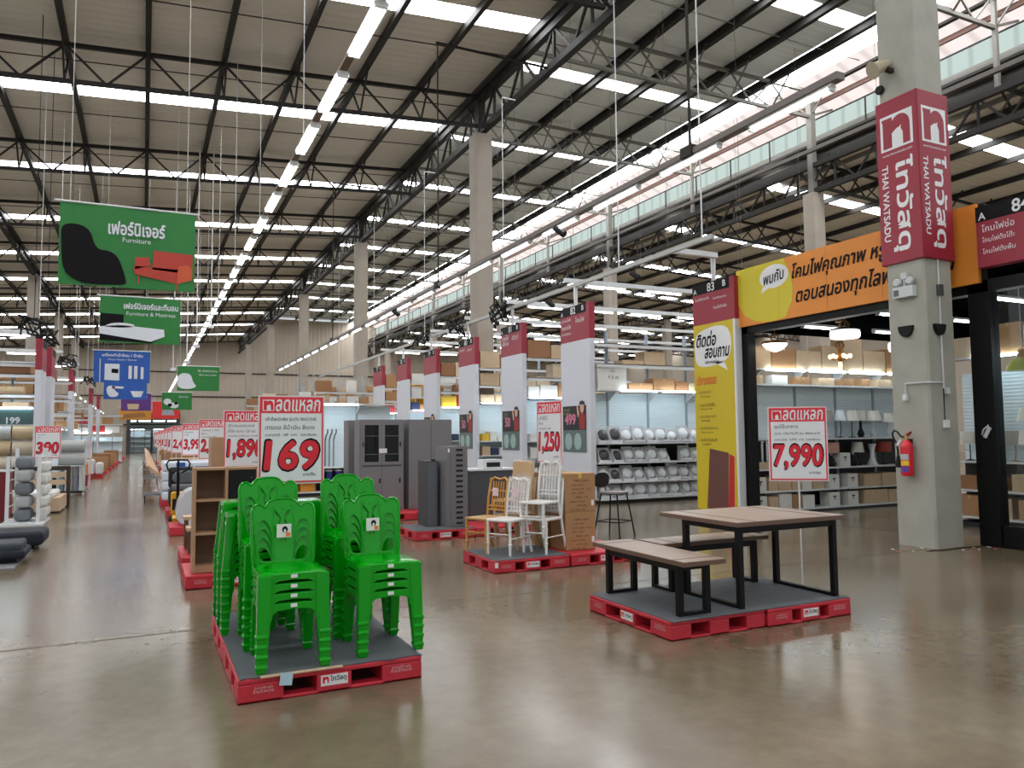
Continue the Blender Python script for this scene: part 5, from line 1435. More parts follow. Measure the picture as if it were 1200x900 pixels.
dk2 = thing('steel_desk', 'dark grey steel desk with white top behind the gold chair', 'desk', (5.1, 12.2, 0.0), 0)
mb = MB(); mb.bx(0, 0.85, 0, 0.03, 0.16, 1.0, M('desk_panel_grey', (74, 80, 86), 0.45)); mb.bx(0, 0.03, 0.03, 0.6, 0.16, 1.0, GDARK); mb.bx(0.82, 0.85, 0.03, 0.6, 0.16, 1.0, GDARK); obj('modesty_panel', mb, dk2)
mb = MB(); mb.bx(-0.03, 0.9, -0.03, 0.65, 1.0, 1.03, WHITEM); obj('desk_top', mb, dk2)
mb = MB()
for x in (0.04, 0.78): mb.bx(x, x + 0.04, 0.04, 0.56, 0, 0.16, GDARK)
obj('foot', mb, dk2)
ptr = thing('printer', 'small grey printer-like box on the dark desk', 'box', (5.35, 12.25, 1.03), 0)
mb = MB(); mb.bx(0, 0.36, 0, 0.3, 0, 0.16, WHITEM); obj('body', mb, ptr, bevel=0.01); mb = MB(); mb.bx(0.05, 0.31, -0.003, 0.0, 0.03, 0.11, HOLE); obj('front_slot', mb, ptr)
# shelf with chrome pipes and navy bottles between the price sign and the cabinets
gondola('low shelf unit with chrome pipes behind the price sign reading 169', (3.2, 21.4, 0), 3.4, (0.12, 0.42, 0.78), back=(0.78, 2.5), canopy=2.55, light=True)
for i in range(9):
    t = thing('chrome_pipe', 'curved chrome pipe, %s from the left behind the price sign reading 169' % nth(i + 1), 'pipe', (3.9 + i * 0.12, 21.75, 0.78), 0, 'curved chrome pipes on the pale blue panel')
    mb = MB(); mb.tube([(0, 0, 0), (0, 0, 0.75), (0.02, -0.03, 0.87), (0.05, -0.08, 0.96), (0.05, -0.1, 1.06)], 0.022, SILV, 8); obj('pipe', mb, t, smooth=True)
NAVY = M('navy_plastic', (40, 50, 110), 0.4)
for i in range(12):
    t = thing('navy_bucket', 'navy and white bucket, %s from the left under the chrome pipes' % nth(i + 1), 'bucket', (3.4 + i * 0.26, 21.6, 0.42), 0, 'navy buckets under the chrome pipes')
    mb = MB(); mb.lathe([(0.08, 0), (0.11, 0.24)], NAVY, n=14); obj('bucket', mb, t, smooth=True)
    mb = MB(); mb.lathe([(0.115, 0.24), (0.11, 0.27), (0.04, 0.3)], WHITEM, n=14); obj('lid', mb, t, smooth=True)
carton((4.1, 21.5, 0.12), (0.4, 0.35, 0.24), M('orange_carton', (206, 136, 44), 0.6), 'orange carton on the bottom shelf under the chrome pipes')

# ------------------------------------------------------------------ goods along the right side of the left aisle
OAK = M('oak_board', (170, 132, 100), 0.5, var=0.08, scale=5)
OAKD = M('oak_back', (120, 90, 68), 0.55, var=0.08, scale=5)
bc = thing('shelf_cabinet', 'open wooden shelf unit with one black door column by the left aisle', 'shelf unit', (0.5, 9.02, ZP), 0)
W_, D_, H_ = 0.68, 0.3, 1.13
mb = MB()
for x in (0, 0.325, W_ - 0.03): mb.bx(x, x + 0.03, 0, D_, 0.0, H_, OAK)
obj('side_board', mb, bc)
for z in (0.04, 0.40, 0.76, H_ - 0.03):
    mb = MB(); mb.bx(0.03, W_ - 0.03, 0.004, D_, z, z + 0.026, OAK); obj('shelf_board', mb, bc)
mb = MB(); mb.bx(0, W_, 0.01, 0.03, 0, 0.04, OAK); obj('kick_board', mb, bc)
mb = MB(); mb.bx(0.03, W_ - 0.03, D_ - 0.01, D_, 0.04, H_, OAKD); obj('back_board', mb, bc)
mb = MB(); mb.bx(0.36, W_ - 0.035, -0.002, 0.016, 0.07, H_ - 0.035, BLACKP); dr = obj('door', mb, bc)
mb = MB(); mb.lathe([(0.006, 0), (0.012, 0.012), (0.008, 0.02)], SILV, (0, 0, 0), 10, Matrix.Translation((W_ - 0.08, -0.003, H_ - 0.12)) @ Matrix.Rotation(PI / 2, 4, 'X')); obj('knob', mb, dr)
cb_ = carton((0.83, 10.1, 0.0), (0.14, 0.5, 1.62), OAK, 'tall upright wooden board unit behind the shelf unit', name='wooden_unit', cat='wooden unit')
for i, (y, h) in enumerate(((10.6, 0.32), (11.05, 0.42))):
    t = thing('low_table', 'small pale low table, %s past the wooden shelf unit' % ('first', 'second')[i], 'table', (0.52 - 0.02 * i, y, 0.15), 0, 'small pale low tables by the left aisle')
    mb = MB(); mb.bx(0, 0.4, 0, 0.35, h - 0.04, h, CARDL); obj('table_top', mb, t)
    for x in (0.02, 0.34):
        for yy in (0.02, 0.29):
            mb = MB(); mb.bx(x, x + 0.04, yy, yy + 0.04, 0, h - 0.04, M('leg_brown', (96, 70, 52), 0.6)); obj('leg', mb, t)
pallet((0.45, 10.3, 0), 'red pallet under the small low tables by the left aisle', detail=False, d=1.2)
pallet((0.42, 13.9, 0), 'red pallet with a plastic-wrapped bundle near the yellow hand truck', detail=False)
bw = thing('wrapped_bundle', 'pale plastic-wrapped bundle on the red pallet before the yellow hand truck', 'bundle', (0.48, 14.0, 0.15))
mb = MB(); mb.prism(smooth_ring([(0.0, 0.0), (0.55, 0.0), (0.5, 0.62), (0.1, 0.6)], 2), 0, 0.6, M('milky_plastic', (196, 196, 200), 0.25), 'Y'); obj('bundle', mb, bw, bevel=0.02)
# yellow hand pallet truck
HT = M('truck_yellow', (222, 164, 16), 0.4)
ht = thing('pallet_truck', 'yellow hand pallet truck with a black loop handle by the left aisle', 'pallet truck', (0.6, 15.6, 0), -0.05)
mb = MB(); mb.bx(-0.12, 0.26, -0.08, 0.16, 0.2, 0.62, HT); obj('pump_housing', mb, ht, bevel=0.03)
mb = MB(); mb.bx(-0.1, 0.04, 0.16, 1.2, 0.05, 0.12, HT); mb.bx(0.12, 0.26, 0.16, 1.2, 0.05, 0.12, HT); obj('fork', mb, ht, bevel=0.01)
for s in (-0.12, 0.06):
    mb = MB(); mb.lathe([(0.1, -0.03), (0.1, 0.03)], BLACKP, n=18, mat=Matrix.Translation((s, -0.12, 0.1)) @ Matrix.Rotation(PI / 2, 4, 'Y')); obj('wheel', mb, ht, smooth=True)
mb = MB(); mb.tube([(0.0, -0.1, 0.35), (0.0, -0.12, 0.9), (0, -0.14, 1.0)], 0.028, BLACK, 8); obj('shaft', mb, ht, smooth=True)
mb = MB(); lp = [(-0.06, -0.14, 0.98), (-0.17, -0.15, 1.04), (-0.2, -0.16, 1.14), (-0.16, -0.17, 1.21), (0, -0.17, 1.22), (0.16, -0.17, 1.21), (0.2, -0.16, 1.14), (0.17, -0.15, 1.04), (0.06, -0.14, 0.98)]
mb.tube(lp, 0.017, BLACK, 8); mb.tube([(0, -0.14, 1.0), (0, -0.17, 1.22)], 0.02, BLACK, 8); obj('loop_handle', mb, ht, smooth=True)
mb = MB(); mb.bx(-0.09, -0.02, -0.15, -0.08, 0.3, 0.5, BLACKP); obj('pump', mb, ht)
mb = MB(); mb.bx(0.06, 0.17, -0.084, -0.081, 0.32, 0.46, BLACKP); obj('warning_label', mb, ht)
# black sofa with grey cushions
SOF = M('black_sofa_fabric', (28, 28, 31), 0.8); CUSH = M('grey_cushion', (96, 98, 102), 0.85)
pallet((0.45, 17.2, 0), 'red pallet under the black sofa by the left aisle', detail=False, w=1.9, d=1.0)
so = thing('sofa', 'black fabric sofa with grey cushions beyond the yellow hand truck', 'sofa', (0.5, 17.3, 0.15))
mb = MB(); mb.bx(0, 1.8, 0.0, 0.8, 0.06, 0.4, SOF); obj('base', mb, so, bevel=0.04)
for x in (0.1, 1.62):
    for y in (0.1, 0.65):
        mb = MB(); mb.bx(x, x + 0.07, y, y + 0.07, 0, 0.1, BLACK); obj('foot', mb, so)
mb = MB(); mb.bx(0, 1.8, 0.6, 0.85, 0.4, 0.85, SOF); obj('backrest', mb, so, bevel=0.06)
for x in (0.05, 0.65, 1.25):
    mb = MB(); mb.bx(x, x + 0.55, 0.0, 0.6, 0.38, 0.5, CUSH); obj('seat_cushion', mb, so, bevel=0.04)
for x in (0.06, 0.66, 1.26):
    mb = MB(); mb.prism(smooth_ring([(x, 0.5), (x + 0.5, 0.5), (x + 0.48, 0.78), (x + 0.02, 0.78)], 2), 0.42, 0.62, CUSH, 'Y'); obj('back_cushion', mb, so, bevel=0.04)
# mattresses in blue and white plastic
BLUEP = M('blue_print_plastic', (40, 90, 176), 0.3); MILK = M('white_mattress_plastic', (214, 220, 230), 0.25)
for i in range(4):
    t = thing('mattress', 'mattress in white and blue plastic, %s from the floor in the stack beyond the sofa' % nth(i + 1), 'mattress', (0.42, 20.0, 0.15 + i * 0.23), 0, 'stacked mattresses in blue and white plastic')
    mb = MB(); mb.bx(0, 1.6, 0, 1.9, 0, 0.22, MILK); obj('mattress_body', mb, t, bevel=0.05)
    mb = MB(); mb.bx(0.3, 0.5, -0.004, 0.004, 0.03, 0.2, BLUEP); mb.bx(1.1, 1.35, -0.004, 0.004, 0.02, 0.2, BLUEP); mb.bx(0.5, 1.1, -0.003, 0.003, 0.05, 0.1, BLUEP); obj('blue_print', mb, t)
pallet((0.4, 20.0, 0), 'red pallet under the stacked mattresses', detail=False, w=1.9, d=1.9)
# long leaning wooden board rail and a grey trolley by the aisle
lb = thing('wooden_board', 'very long pale wooden board lying along the aisle on grey trolleys', 'board', (0.1, 21.5, 0))
mb = MB(); v = [(-0.02, 0, 0.92), (0.26, 0, 0.66), (0.3, 0, 0.7), (0.02, 0, 0.96)]
vv = v + [(x, 42, z) for x, y, z in v]
mb.add(vv, [(0, 1, 2, 3), (7, 6, 5, 4), (0, 4, 5, 1), (1, 5, 6, 2), (2, 6, 7, 3), (3, 7, 4, 0)], M('pale_wood_board', (196, 156, 116), 0.5)); obj('board', mb, lb)
for i in range(5):
    y = 21.9 + i * 9
    tr = thing('trolley', 'grey wire trolley, %s from the camera under the long wooden board' % nth(i + 1), 'trolley', (0.02, y, 0), 0, 'grey trolleys under the long board')
    mb = MB()
    for x in (0.0, 0.5):
        for z in (0.2, 0.35, 0.5, 0.64): mb.bar((x, 0, z), (x, 0.8, z), 0.02, 0.02, M('galvanised_wire', (150, 152, 156), 0.4, 0.6))
        for yy in (0, 0.4, 0.8): mb.bar((x, yy, 0.15), (x, yy, 0.64), 0.02, 0.02, MATS['galvanised_wire'])
    for yy in (0, 0.8): 
        for z in (0.2, 0.64): mb.bar((0, yy, z), (0.5, yy, z), 0.02, 0.02, MATS['galvanised_wire'])
    mb.bx(0, 0.5, 0, 0.8, 0.15, 0.18, MATS['galvanised_wire']); obj('basket', mb, tr)
    for x in (0.04, 0.46):
        for yy in (0.06, 0.74):
            mb = MB(); mb.lathe([(0.06, -0.015), (0.06, 0.015)], BLACKP, n=12, mat=Matrix.Translation((x, yy, 0.06)) @ Matrix.Rotation(PI / 2, 4, 'Y')); mb.bx(x - 0.01, x + 0.01, yy - 0.01, yy + 0.01, 0.06, 0.16, BLACK); obj('caster', mb, tr)
for i in range(10):
    y = 24.5 + i * 3.6
    pallet((0.75, y, 0), 'red pallet in the far row along the aisle, %s past the mattresses' % nth(i + 1), detail=False)
    carton((1.33, y + 0.05, 0.15), (1.0, 0.8, 0.55 + 0.25 * ((i * 7) % 3)), COLS[i % 5], 'large carton in the far row along the aisle, %s past the mattresses' % nth(i + 1), group='large cartons in the far row along the aisle')
# ------------------------------------------------------------------ banners hung over the left aisle
BGREEN = M('banner_green', (26, 116, 44), 0.5)
BBLUE = M('banner_blue', (24, 84, 170), 0.5)
ROPE = M('white_rope', (206, 204, 198), 0.7)
def banner(x0, x1, y, z0, z1, mat, label):
    t = thing('hanging_banner', label, 'banner', (x0, y, z0))
    w, h = x1 - x0, z1 - z0
    mb = MB(); n = 10; v = []                              # cloth with a slight ripple
    for k in range(n + 1):
        for zz in (0, h): v.append((w * k / n, 0.012 * math.sin(k * 1.3) , zz))
    f = [(2 * k, 2 * k + 2, 2 * k + 3, 2 * k + 1) for k in range(n)]
    mb.add(v, f, mat); mb.add([(a, b + 0.004, c) for a, b, c in v], [q[::-1] for q in f], mat); obj('cloth', mb, t)
    mb = MB(); mb.tube([(-0.08, 0, h + 0.015), (w + 0.06, 0, h + 0.015)], 0.018, WHITEM, 8); obj('top_bar', mb, t, smooth=True)
    for k in (0.07, 0.93):
        xx = w * k; top = zl(x0 + xx) - 0.02 - z0
        mb = MB(); mb.tube([(xx, 0, h + 0.02), (xx, 0, top)], 0.006, ROPE, 6); obj('rope', mb, t)
    return t
def flat(t, polys, m, name, y=-0.016):
    mb = MB()
    for p in polys: mb.prism(p, y - 0.001, y, m, 'Y')
    return obj(name, mb, t)
PB = M('print_black', (14, 11, 15), 0.6, spec=0.15); PR = M('print_red_sofa', (176, 52, 34), 0.5); PO = M('print_orange_sofa', (196, 82, 40), 0.5); PW = M('print_white', (212, 216, 222), 0.5); PGREY = M('print_grey', (150, 152, 166), 0.5)
b = banner(-1.285, 0.735, 14, 4.10, 5.44, BGREEN, 'green Furniture banner with a black armchair and a red sofa on it')
text('เฟอร์นิเจอร์', PW, 1.12, 0.99, b, y=-0.018, w=0.84, h=0.22, bold=0.03)
text('Furniture', PW, 1.12, 0.80, b, y=-0.018, w=0.42)
flat(b, [smooth_ring([(0.03, 1.0), (0.42, 0.98), (0.52, 0.6), (0.72, 0.6), (0.86, 0.5), (0.98, 0.12), (0.96, 0.04), (0.4, 0.02), (0.2, 0.1), (0.06, 0.24), (0.03, 0.7)], 2)], PB, 'printed_armchair')
flat(b, [[(1.38, 0.66), (1.98, 0.64), (1.98, 0.3), (1.36, 0.34)], [(1.1, 0.52), (1.3, 0.54), (1.34, 0.4), (1.1, 0.32)], [(1.08, 0.38), (1.98, 0.36), (1.98, 0.22), (1.76, 0.12), (1.1, 0.24)], [(1.15, 0.24), (1.17, 0.24), (1.17, 0.08), (1.15, 0.08)], [(1.72, 0.14), (1.74, 0.14), (1.74, 0.0), (1.72, 0.0)]], PR, 'printed_sofa')
flat(b, [[(1.74, 0.12), (1.76, 0.42), (1.9, 0.46), (1.98, 0.4), (1.98, 0.2)]], PO, 'printed_sofa_arm', y=-0.0175)
b = banner(-1.17, 0.9, 24, 4.32, 5.63, BGREEN, 'green Furniture and Mattress banner with a white bed on it')
text('เฟอร์นิเจอร์และที่นอน', PW, 1.3, 1.07, b, y=-0.018, w=1.4, h=0.19, bold=0.025)
text('Furniture & Mattress', PW, 1.3, 0.84, b, y=-0.018, w=1.26)
flat(b, [[(0.02, 0.82), (0.6, 0.8), (0.6, 0.4), (0.02, 0.4)], [(0.02, 0.24), (0.02, 0.06), (1.3, 0.02), (1.66, 0.22), (1.66, 0.34)]], PB, 'printed_bed_frame')
flat(b, [[(0.0, 0.44), (0.55, 0.5), (1.64, 0.42), (1.66, 0.22), (1.3, 0.06), (0.0, 0.24)], smooth_ring([(0.1, 0.46), (0.4, 0.58), (0.9, 0.54), (0.84, 0.44), (0.3, 0.42)], 2)], PW, 'printed_mattress', y=-0.0175)
b = banner(-1.81, 0.18, 34, 3.86, 5.12, BBLUE, 'blue water heater banner with a white heater and three filters on it')
text('เครื่องทำน้ำร้อน / น้ำอุ่น', PW, 1.0, 1.08, b, y=-0.018, w=1.44, h=0.16, bold=0.025)
text('Water Heater / Shower', PW, 1.0, 0.92, b, y=-0.018, w=1.05, name='small_print')
flat(b, [[(0.38, 0.1), (0.9, 0.08), (0.9, 0.74), (0.38, 0.74)], [(1.22, 0.16), (1.34, 0.16), (1.34, 0.68), (1.22, 0.68)], [(1.42, 0.16), (1.54, 0.16), (1.54, 0.68), (1.42, 0.68)], [(1.66, 0.16), (1.76, 0.16), (1.76, 0.64), (1.66, 0.64)], [(0.2, 0.0), (0.23, 0.0), (0.23, 0.94), (0.2, 0.94)]], PW, 'printed_appliances')
flat(b, [[(0.62, 0.38), (0.86, 0.37), (0.86, 0.54), (0.62, 0.55)]], PB, 'printed_display', y=-0.0175)
b = banner(-1.84, 0.11, 43, 3.62, 4.9, BBLUE, 'second blue banner with a tap and a washbasin, behind the water heater banner')
flat(b, [smooth_ring([(0.1, 0.66), (0.5, 0.7), (0.5, 0.42), (0.7, 0.3), (0.6, 0.12), (0.2, 0.1)], 2), [(0.36, 0.66), (0.9, 0.64), (0.88, 0.54), (0.4, 0.54)], [(1.2, 0.42), (1.8, 0.42), (1.68, 0.12), (1.34, 0.12)]], PW, 'printed_tap')
b = banner(-1.34, 0.4, 55, 3.45, 4.58, M('banner_purple', (86, 40, 120), 0.5), 'purple banner with baskets printed on it, far down the left aisle')
flat(b, [[(0.4, 0.1), (1.0, 0.1), (1.05, 0.45), (0.36, 0.45)]], CARDL, 'printed_basket'); text('ของใช้', PW, 1.2, 0.9, b, y=-0.018, w=0.6)
b = banner(-1.6, 0.5, 62, 3.05, 3.9, M('banner_amber', (196, 134, 40), 0.5), 'amber banner far down the left aisle under the purple one')
flat(b, [[(0.2, 0.1), (1.8, 0.2), (1.6, 0.5), (0.3, 0.4)]], M('print_wood', (150, 100, 54), 0.5), 'printed_timber')
b = banner(0.62, 2.7, 70, 3.3, 4.75, M('banner_red', (206, 40, 40), 0.5), 'red banner far down the left aisle beyond the green ones')
flat(b, [[(0.7, 0.3), (1.7, 0.3), (1.5, 0.9), (0.8, 0.9)]], PGREY, 'printed_tools')
b = banner(1.41, 3.31, 40, 3.93, 5.12, BGREEN, 'green banner with a white sofa at its left, right of the light row')
text('โต๊ะ เก้าอี้สำนักงาน', PW, 1.36, 0.98, b, y=-0.018, w=0.9, h=0.12); text('Office chair & desk', PW, 1.36, 0.78, b, y=-0.018, w=0.8)
flat(b, [smooth_ring([(-0.0, 0.14), (0.0, 0.66), (0.2, 0.86), (0.6, 0.82), (0.7, 0.4), (0.9, 0.2), (0.5, 0.06)], 2)], PW, 'printed_sofa')
b = banner(1.08, 2.97, 57, 3.6, 4.78, BGREEN, 'smaller green banner with a black and white picture, beyond the other green ones')
flat(b, [ell(0.35, 0.55, 0.25, 0.22, 16), ell(0.75, 0.3, 0.3, 0.2, 16)], PW, 'printed_cushions'); flat(b, [ell(0.5, 0.32, 0.14, 0.12, 12), ell(0.88, 0.44, 0.12, 0.1, 12)], PB, 'printed_spots', y=-0.0175)
text('ห้องครัว', PW, 1.35, 0.9, b, y=-0.018, w=0.6)
# slim droppers from the roof near the light row
for i, (x, y, z) in enumerate(((2.19, 30.4, 5.72), (1.68, 30, 4.92), (1.43, 31.5, 4.46), (1.0, 33, 4.3))):
    t = thing('hanging_sensor', 'white dropper rod with a small box below, %s from the right beside the light row' % nth(i + 1), 'sensor', (x, y, z), 0, 'white dropper rods beside the light row')
    mb = MB(); mb.tube([(0, 0, 0.12), (0, 0, zl(x) - 0.02 - z)], 0.022, ROPE, 8); obj('rod', mb, t)
    mb = MB(); mb.bx(-0.1, 0.1, -0.08, 0.08, 0.0, 0.12, WHITEM); obj('sensor_box', mb, t, bevel=0.01)

# ------------------------------------------------------------------ left side of the aisle
PALEM = M('pale_grey_mat', (112, 114, 114), 0.7)
NAVYC = M('navy_fabric', (22, 26, 40), 0.8); CHAR = M('charcoal_fabric', (58, 64, 70), 0.8)
mb = MB(); mb.bx(-3.4, -1.42, 11.35, 15.3, 0, 0.02, PALEM); tag(obj('display_mat', mb), 'pale grey mat on the floor under the navy floor seats at the left edge', 'mat')
fs = thing('floor_lounger', 'flat navy floor seat with charcoal top, front of two at the left edge', 'floor seat', (-2.75, 11.75, 0.02))
mb = MB(); mb.bx(0, 1.4, 0, 0.7, 0.05, 0.17, NAVYC); obj('base_cushion', mb, fs, bevel=0.05, seg=3)
mb = MB(); mb.bx(0.05, 1.35, 0.05, 0.65, 0.15, 0.26, CHAR); obj('top_cushion', mb, fs, bevel=0.04, seg=3)
mb = MB(); mb.bx(0.1, 1.3, 0.1, 0.6, 0, 0.05, BLACKP); obj('foot', mb, fs)
fs = thing('floor_lounger', 'navy floor seat with raised rolled back, rear of two at the left edge', 'floor seat', (-2.7, 13.1, 0.02))
mb = MB(); mb.bx(0, 1.42, 0, 0.8, 0.05, 0.26, NAVYC); obj('base_cushion', mb, fs, bevel=0.07, seg=3)
mb = MB(); mb.prism(smooth_ring([(0.0, 0.24), (0.62, 0.24), (0.6, 0.45), (0.42, 0.6), (0.1, 0.62), (0.0, 0.5)], 2), 0.05, 0.75, NAVYC, 'Y'); obj('rolled_back', mb, fs, bevel=0.03)
mb = MB(); mb.bx(0.1, 1.3, 0.1, 0.7, 0, 0.05, BLACKP); obj('foot', mb, fs)
# white wire rack with cushions
wr = thing('display_rack', 'white metal rack with grey cushions and white cloths by the left aisle', 'rack', (-2.27, 17.05, 0))
for x in (0.0, 0.5):
    for y in (0.0, 1.1):
        mb = MB(); mb.bx(x - 0.03, x + 0.03, y - 0.03, y + 0.03, 0.04, 1.3 if y == 0 else 1.45, WHITEM); obj('post', mb, wr, bevel=0.004)
mb = MB(); mb.bx(-0.12, 0.6, -0.12, 1.2, 0.0, 0.05, WHITEM); obj('base', mb, wr, bevel=0.006)
for z in (0.35, 0.6, 0.85, 1.1, 1.28):
    mb = MB(); mb.bar((0, 0, z), (0, 1.1, z), 0.02, 0.02, WHITEM); mb.bar((0.5, 0, z), (0.5, 1.1, z), 0.02, 0.02, WHITEM); obj('side_bar', mb, wr)
GCUS = [M('grey_patterned_cushion', (112, 118, 124), 0.85), M('light_cushion', (176, 178, 180), 0.85)]
for i in range(5):
    t = thing('cushion', 'grey cushion, %s from the bottom at the left of the white rack' % nth(i + 1), 'cushion', (-2.2, 17.3, 0.06 + 0.25 * i), 0, 'grey cushions in the white rack')
    mb = MB(); mb.bx(0, 0.28, 0, 0.6, 0, 0.23, GCUS[0 if i % 2 == 0 else 1]); obj('pillow', mb, t, bevel=0.08, seg=3)
WCL = M('white_cloth', (212, 212, 208), 0.85)
for i in range(5):
    t = thing('folded_cloth', 'folded white cloth, %s from the bottom hanging on the right of the white rack' % nth(i + 1), 'cloth', (-1.81, 17.25, 0.12 + 0.22 * i), 0, 'white cloths on the white rack')
    mb = MB(); mb.bx(0.02, 0.16, 0, 0.75, 0, 0.19, WCL); obj('cloth', mb, t, bevel=0.05, seg=3)
rp = thing('red_cabinet', 'dark red cabinet side at the left edge behind the white rack', 'cabinet', (-3.3, 18.2, 0))
mb = MB(); mb.bx(0, 0.9, 0, 0.5, 0, 0.98, M('dark_red_panel', (120, 24, 30), 0.5)); obj('body', mb, rp, bevel=0.006); mb = MB(); mb.bx(-0.02, 0.92, -0.02, 0.52, 0.98, 1.01, WHITEM); obj('top', mb, rp)
# bed with a dark slatted head and pale drawers
bd = thing('bed_frame', 'bed with dark slatted headboard and pale wooden base by the left aisle', 'bed', (-2.75, 19.3, 0))
DKW = M('dark_brown_wood', (52, 36, 30), 0.5); PLW = M('pale_bed_wood', (196, 170, 140), 0.5)
for x in (0.0, 1.1):
    mb = MB(); mb.bx(x, x + 0.08, 2.0, 2.1, 0, 0.98, DKW); obj('head_post', mb, bd)
mb = MB(); mb.bx(0.08, 1.1, 2.02, 2.08, 0.88, 0.98, DKW); obj('head_rail', mb, bd)
for z in (0.72, 0.54):
    mb = MB(); mb.bx(0.08, 1.1, 2.03, 2.07, z, z + 0.12, PLW); obj('head_slat', mb, bd)
mb = MB(); mb.bx(0.05, 1.12, 0.3, 2.0, 0.04, 0.34, PLW); obj('bed_base', mb, bd, bevel=0.01)
for k in range(3):
    mb = MB(); mb.bx(0.02, 1.0, 0.35 + 0.5 * k, 0.8 + 0.5 * k, 0.34, 0.46, WCL); obj('folded_bedding', mb, bd, bevel=0.04)
# shelving with rolls of floor covering
lr = gondola('shelf unit with rolls of floor covering at the left edge', (-5.4, 22.2, 0), 3.0, (0.1,), back=(0.3, 2.0), canopy=None, tiers=(2.42, 2.75, 3.25, 3.52), top=3.6, depth=0.9, small_back=SHADOW)
ROLLS = [M('roll_beige', (196, 184, 162), 0.5), M('roll_cream', (208, 204, 194), 0.5), M('roll_grey', (178, 180, 178), 0.5), M('roll_sand', (190, 168, 134), 0.5)]
def roll(x, y, z, L, r, m, label, group):
    t = thing('floor_roll', label, 'roll', (x, y, z), 0, group)
    mb = MB(); mb.lathe([(r, 0), (r, L)], m, n=20, mat=Matrix.Rotation(PI / 2, 4, 'Y')); obj('roll', mb, t, smooth=True)
    mb = MB(); mb.lathe([(r * 0.3, -0.003), (r * 0.3, L + 0.003)], CARDB, n=12, mat=Matrix.Rotation(PI / 2, 4, 'Y')); obj('core', mb, t, smooth=True)
for r_, z in enumerate((0.32, 0.69, 1.06, 1.43, 1.80)):
    for k in range(4):
        roll(-4.35 + k * 0.5, 22.0, z, 0.47, 0.18, ROLLS[(r_ * 3 + k) % 4], 'floor covering roll, %s layer from the top, %s from left at the left edge' % (nth(5 - r_), nth(k + 1)), 'rolls of floor covering at the left edge')
pn = thing('pond_poster', 'dark teal poster with the number 199 above the rolls at the left edge', 'poster', (-4.3, 21.9, 1.99))
mb = MB(); mb.bx(0, 1.95, 0, 0.03, 0, 0.38, M('poster_teal', (64, 92, 92), 0.3)); obj('poster', mb, pn); mb = MB(); mb.bx(0, 1.95, 0.0, 0.3, -0.02, 0.0, SHELFM); obj('poster_shelf', mb, pn); text('199', PW, 1.45, 0.1, pn, y=-0.004, w=0.27, bold=0.03)
mb = MB(); mb.bx(0, 1.85, -0.04, 0.0, 0.38, 0.42, SHELFTUBE); obj('poster_light', mb, pn)
carton((-2.85, 22.25, 2.42), (0.55, 0.4, 0.13), CARDL, 'flat pale carton above the teal poster at the left edge')
for i, z in enumerate((2.75, 3.25)):
    fill(-5.3, -2.5, 22.3, z, 0.14, 0.22, '%s tier above the rolls at the left edge' % ('lower', 'upper')[i], [CARDL, COLS[4], M('amber_carton', (190, 140, 70), 0.6)], wmin=0.6, wmax=1.2)
def left_sign(y, label, w=0.95, top=4.06):
    t = thing('aisle_sign', label, 'sign', (-2.24, y + 0.15, 0), PI / 2, 'aisle signs on the left of the aisle')
    mb = MB(); mb.bx(0, w, 0, 0.14, 3.3, top, RED); obj('red_panel', mb, t)
    mb = MB(); mb.bx(0, w, 0.0, 0.14, 0.3, 3.3, WPANEL); mb.bx(0.1, 0.2, 0.02, 0.12, 0, 0.3, WPANEL); mb.bx(w - 0.2, w - 0.1, 0.02, 0.12, 0, 0.3, WPANEL); obj('white_panel', mb, t)
    mb = MB(); mb.bx(0.1, w, -0.003, 0, top - 0.2, top, INK); obj('black_strip', mb, t)
for i, y in enumerate((21.3, 23.45, 30.3, 41.2, 48)):
    left_sign(y, 'red-topped white aisle sign, %s from the camera on the left of the aisle' % nth(i + 1))
price_sign((-1.96, 20.3, 0), '390', 'sale sign ending in 90 in front of the bed on the left', w=0.5, h=0.72)
# further left rows: grey rolls, hanging fabrics, cartons
gondola('shelf unit with brown cartons on the left, behind the two nearest red-topped signs', (-5.4, 27.0, 0), 3.35, (0.1, 0.5), back=(0.6, 1.9), canopy=2.0, tiers=(2.45, 2.85, 3.4), top=3.7, depth=0.8)
for z, h0, h1, nm in ((2.0, 0.36, 0.42, 'first'), (2.45, 0.28, 0.36, 'second'), (2.85, 0.42, 0.5, 'third'), (3.4, 0.2, 0.5, 'fourth')):
    fill(-4.0, -2.1, 27.05, z, h0, h1, '%s carton tier behind the red-topped signs' % nm, [CARDB, COLS[4], CARDB], wmin=0.4, wmax=0.6)
for r_, z in enumerate((1.05, 1.42)):
    roll(-2.22, 26.0, z, 0.66, 0.18, ROLLS[2], 'grey roll, %s of two on the low stand by the left aisle' % ('lower', 'upper')[r_], 'grey rolls by the left aisle')
st = thing('roll_stand', 'low white stand with striped cloths under the grey rolls', 'stand', (-2.24, 25.75, 0))
for x in (0.0, 0.66):
    for y in (0, 0.5):
        mb = MB(); mb.bx(x, x + 0.04, y, y + 0.04, 0, 0.87 if y == 0 else 1.6, WHITEM); obj('post', mb, st)
mb = MB(); mb.bx(0, 0.7, 0, 0.54, 0.83, 0.87, WHITEM); mb.bx(0, 0.7, 0, 0.54, 0.06, 0.1, SHADOW); obj('shelf', mb, st)
for i in range(5):
    t = thing('striped_cloth', 'hanging striped cloth, %s from the left under the grey rolls' % nth(i + 1), 'cloth', (-2.16 + i * 0.12, 25.8, 0.12), 0, 'striped cloths under the grey rolls')
    mb = MB(); mb.bx(0, 0.09, 0, 0.3, 0, 0.71, [M('blue_grey_cloth', (112, 132, 150), 0.8), WCL, M('taupe_cloth', (150, 140, 130), 0.8)][i % 3]); obj('cloth', mb, t, bevel=0.02)
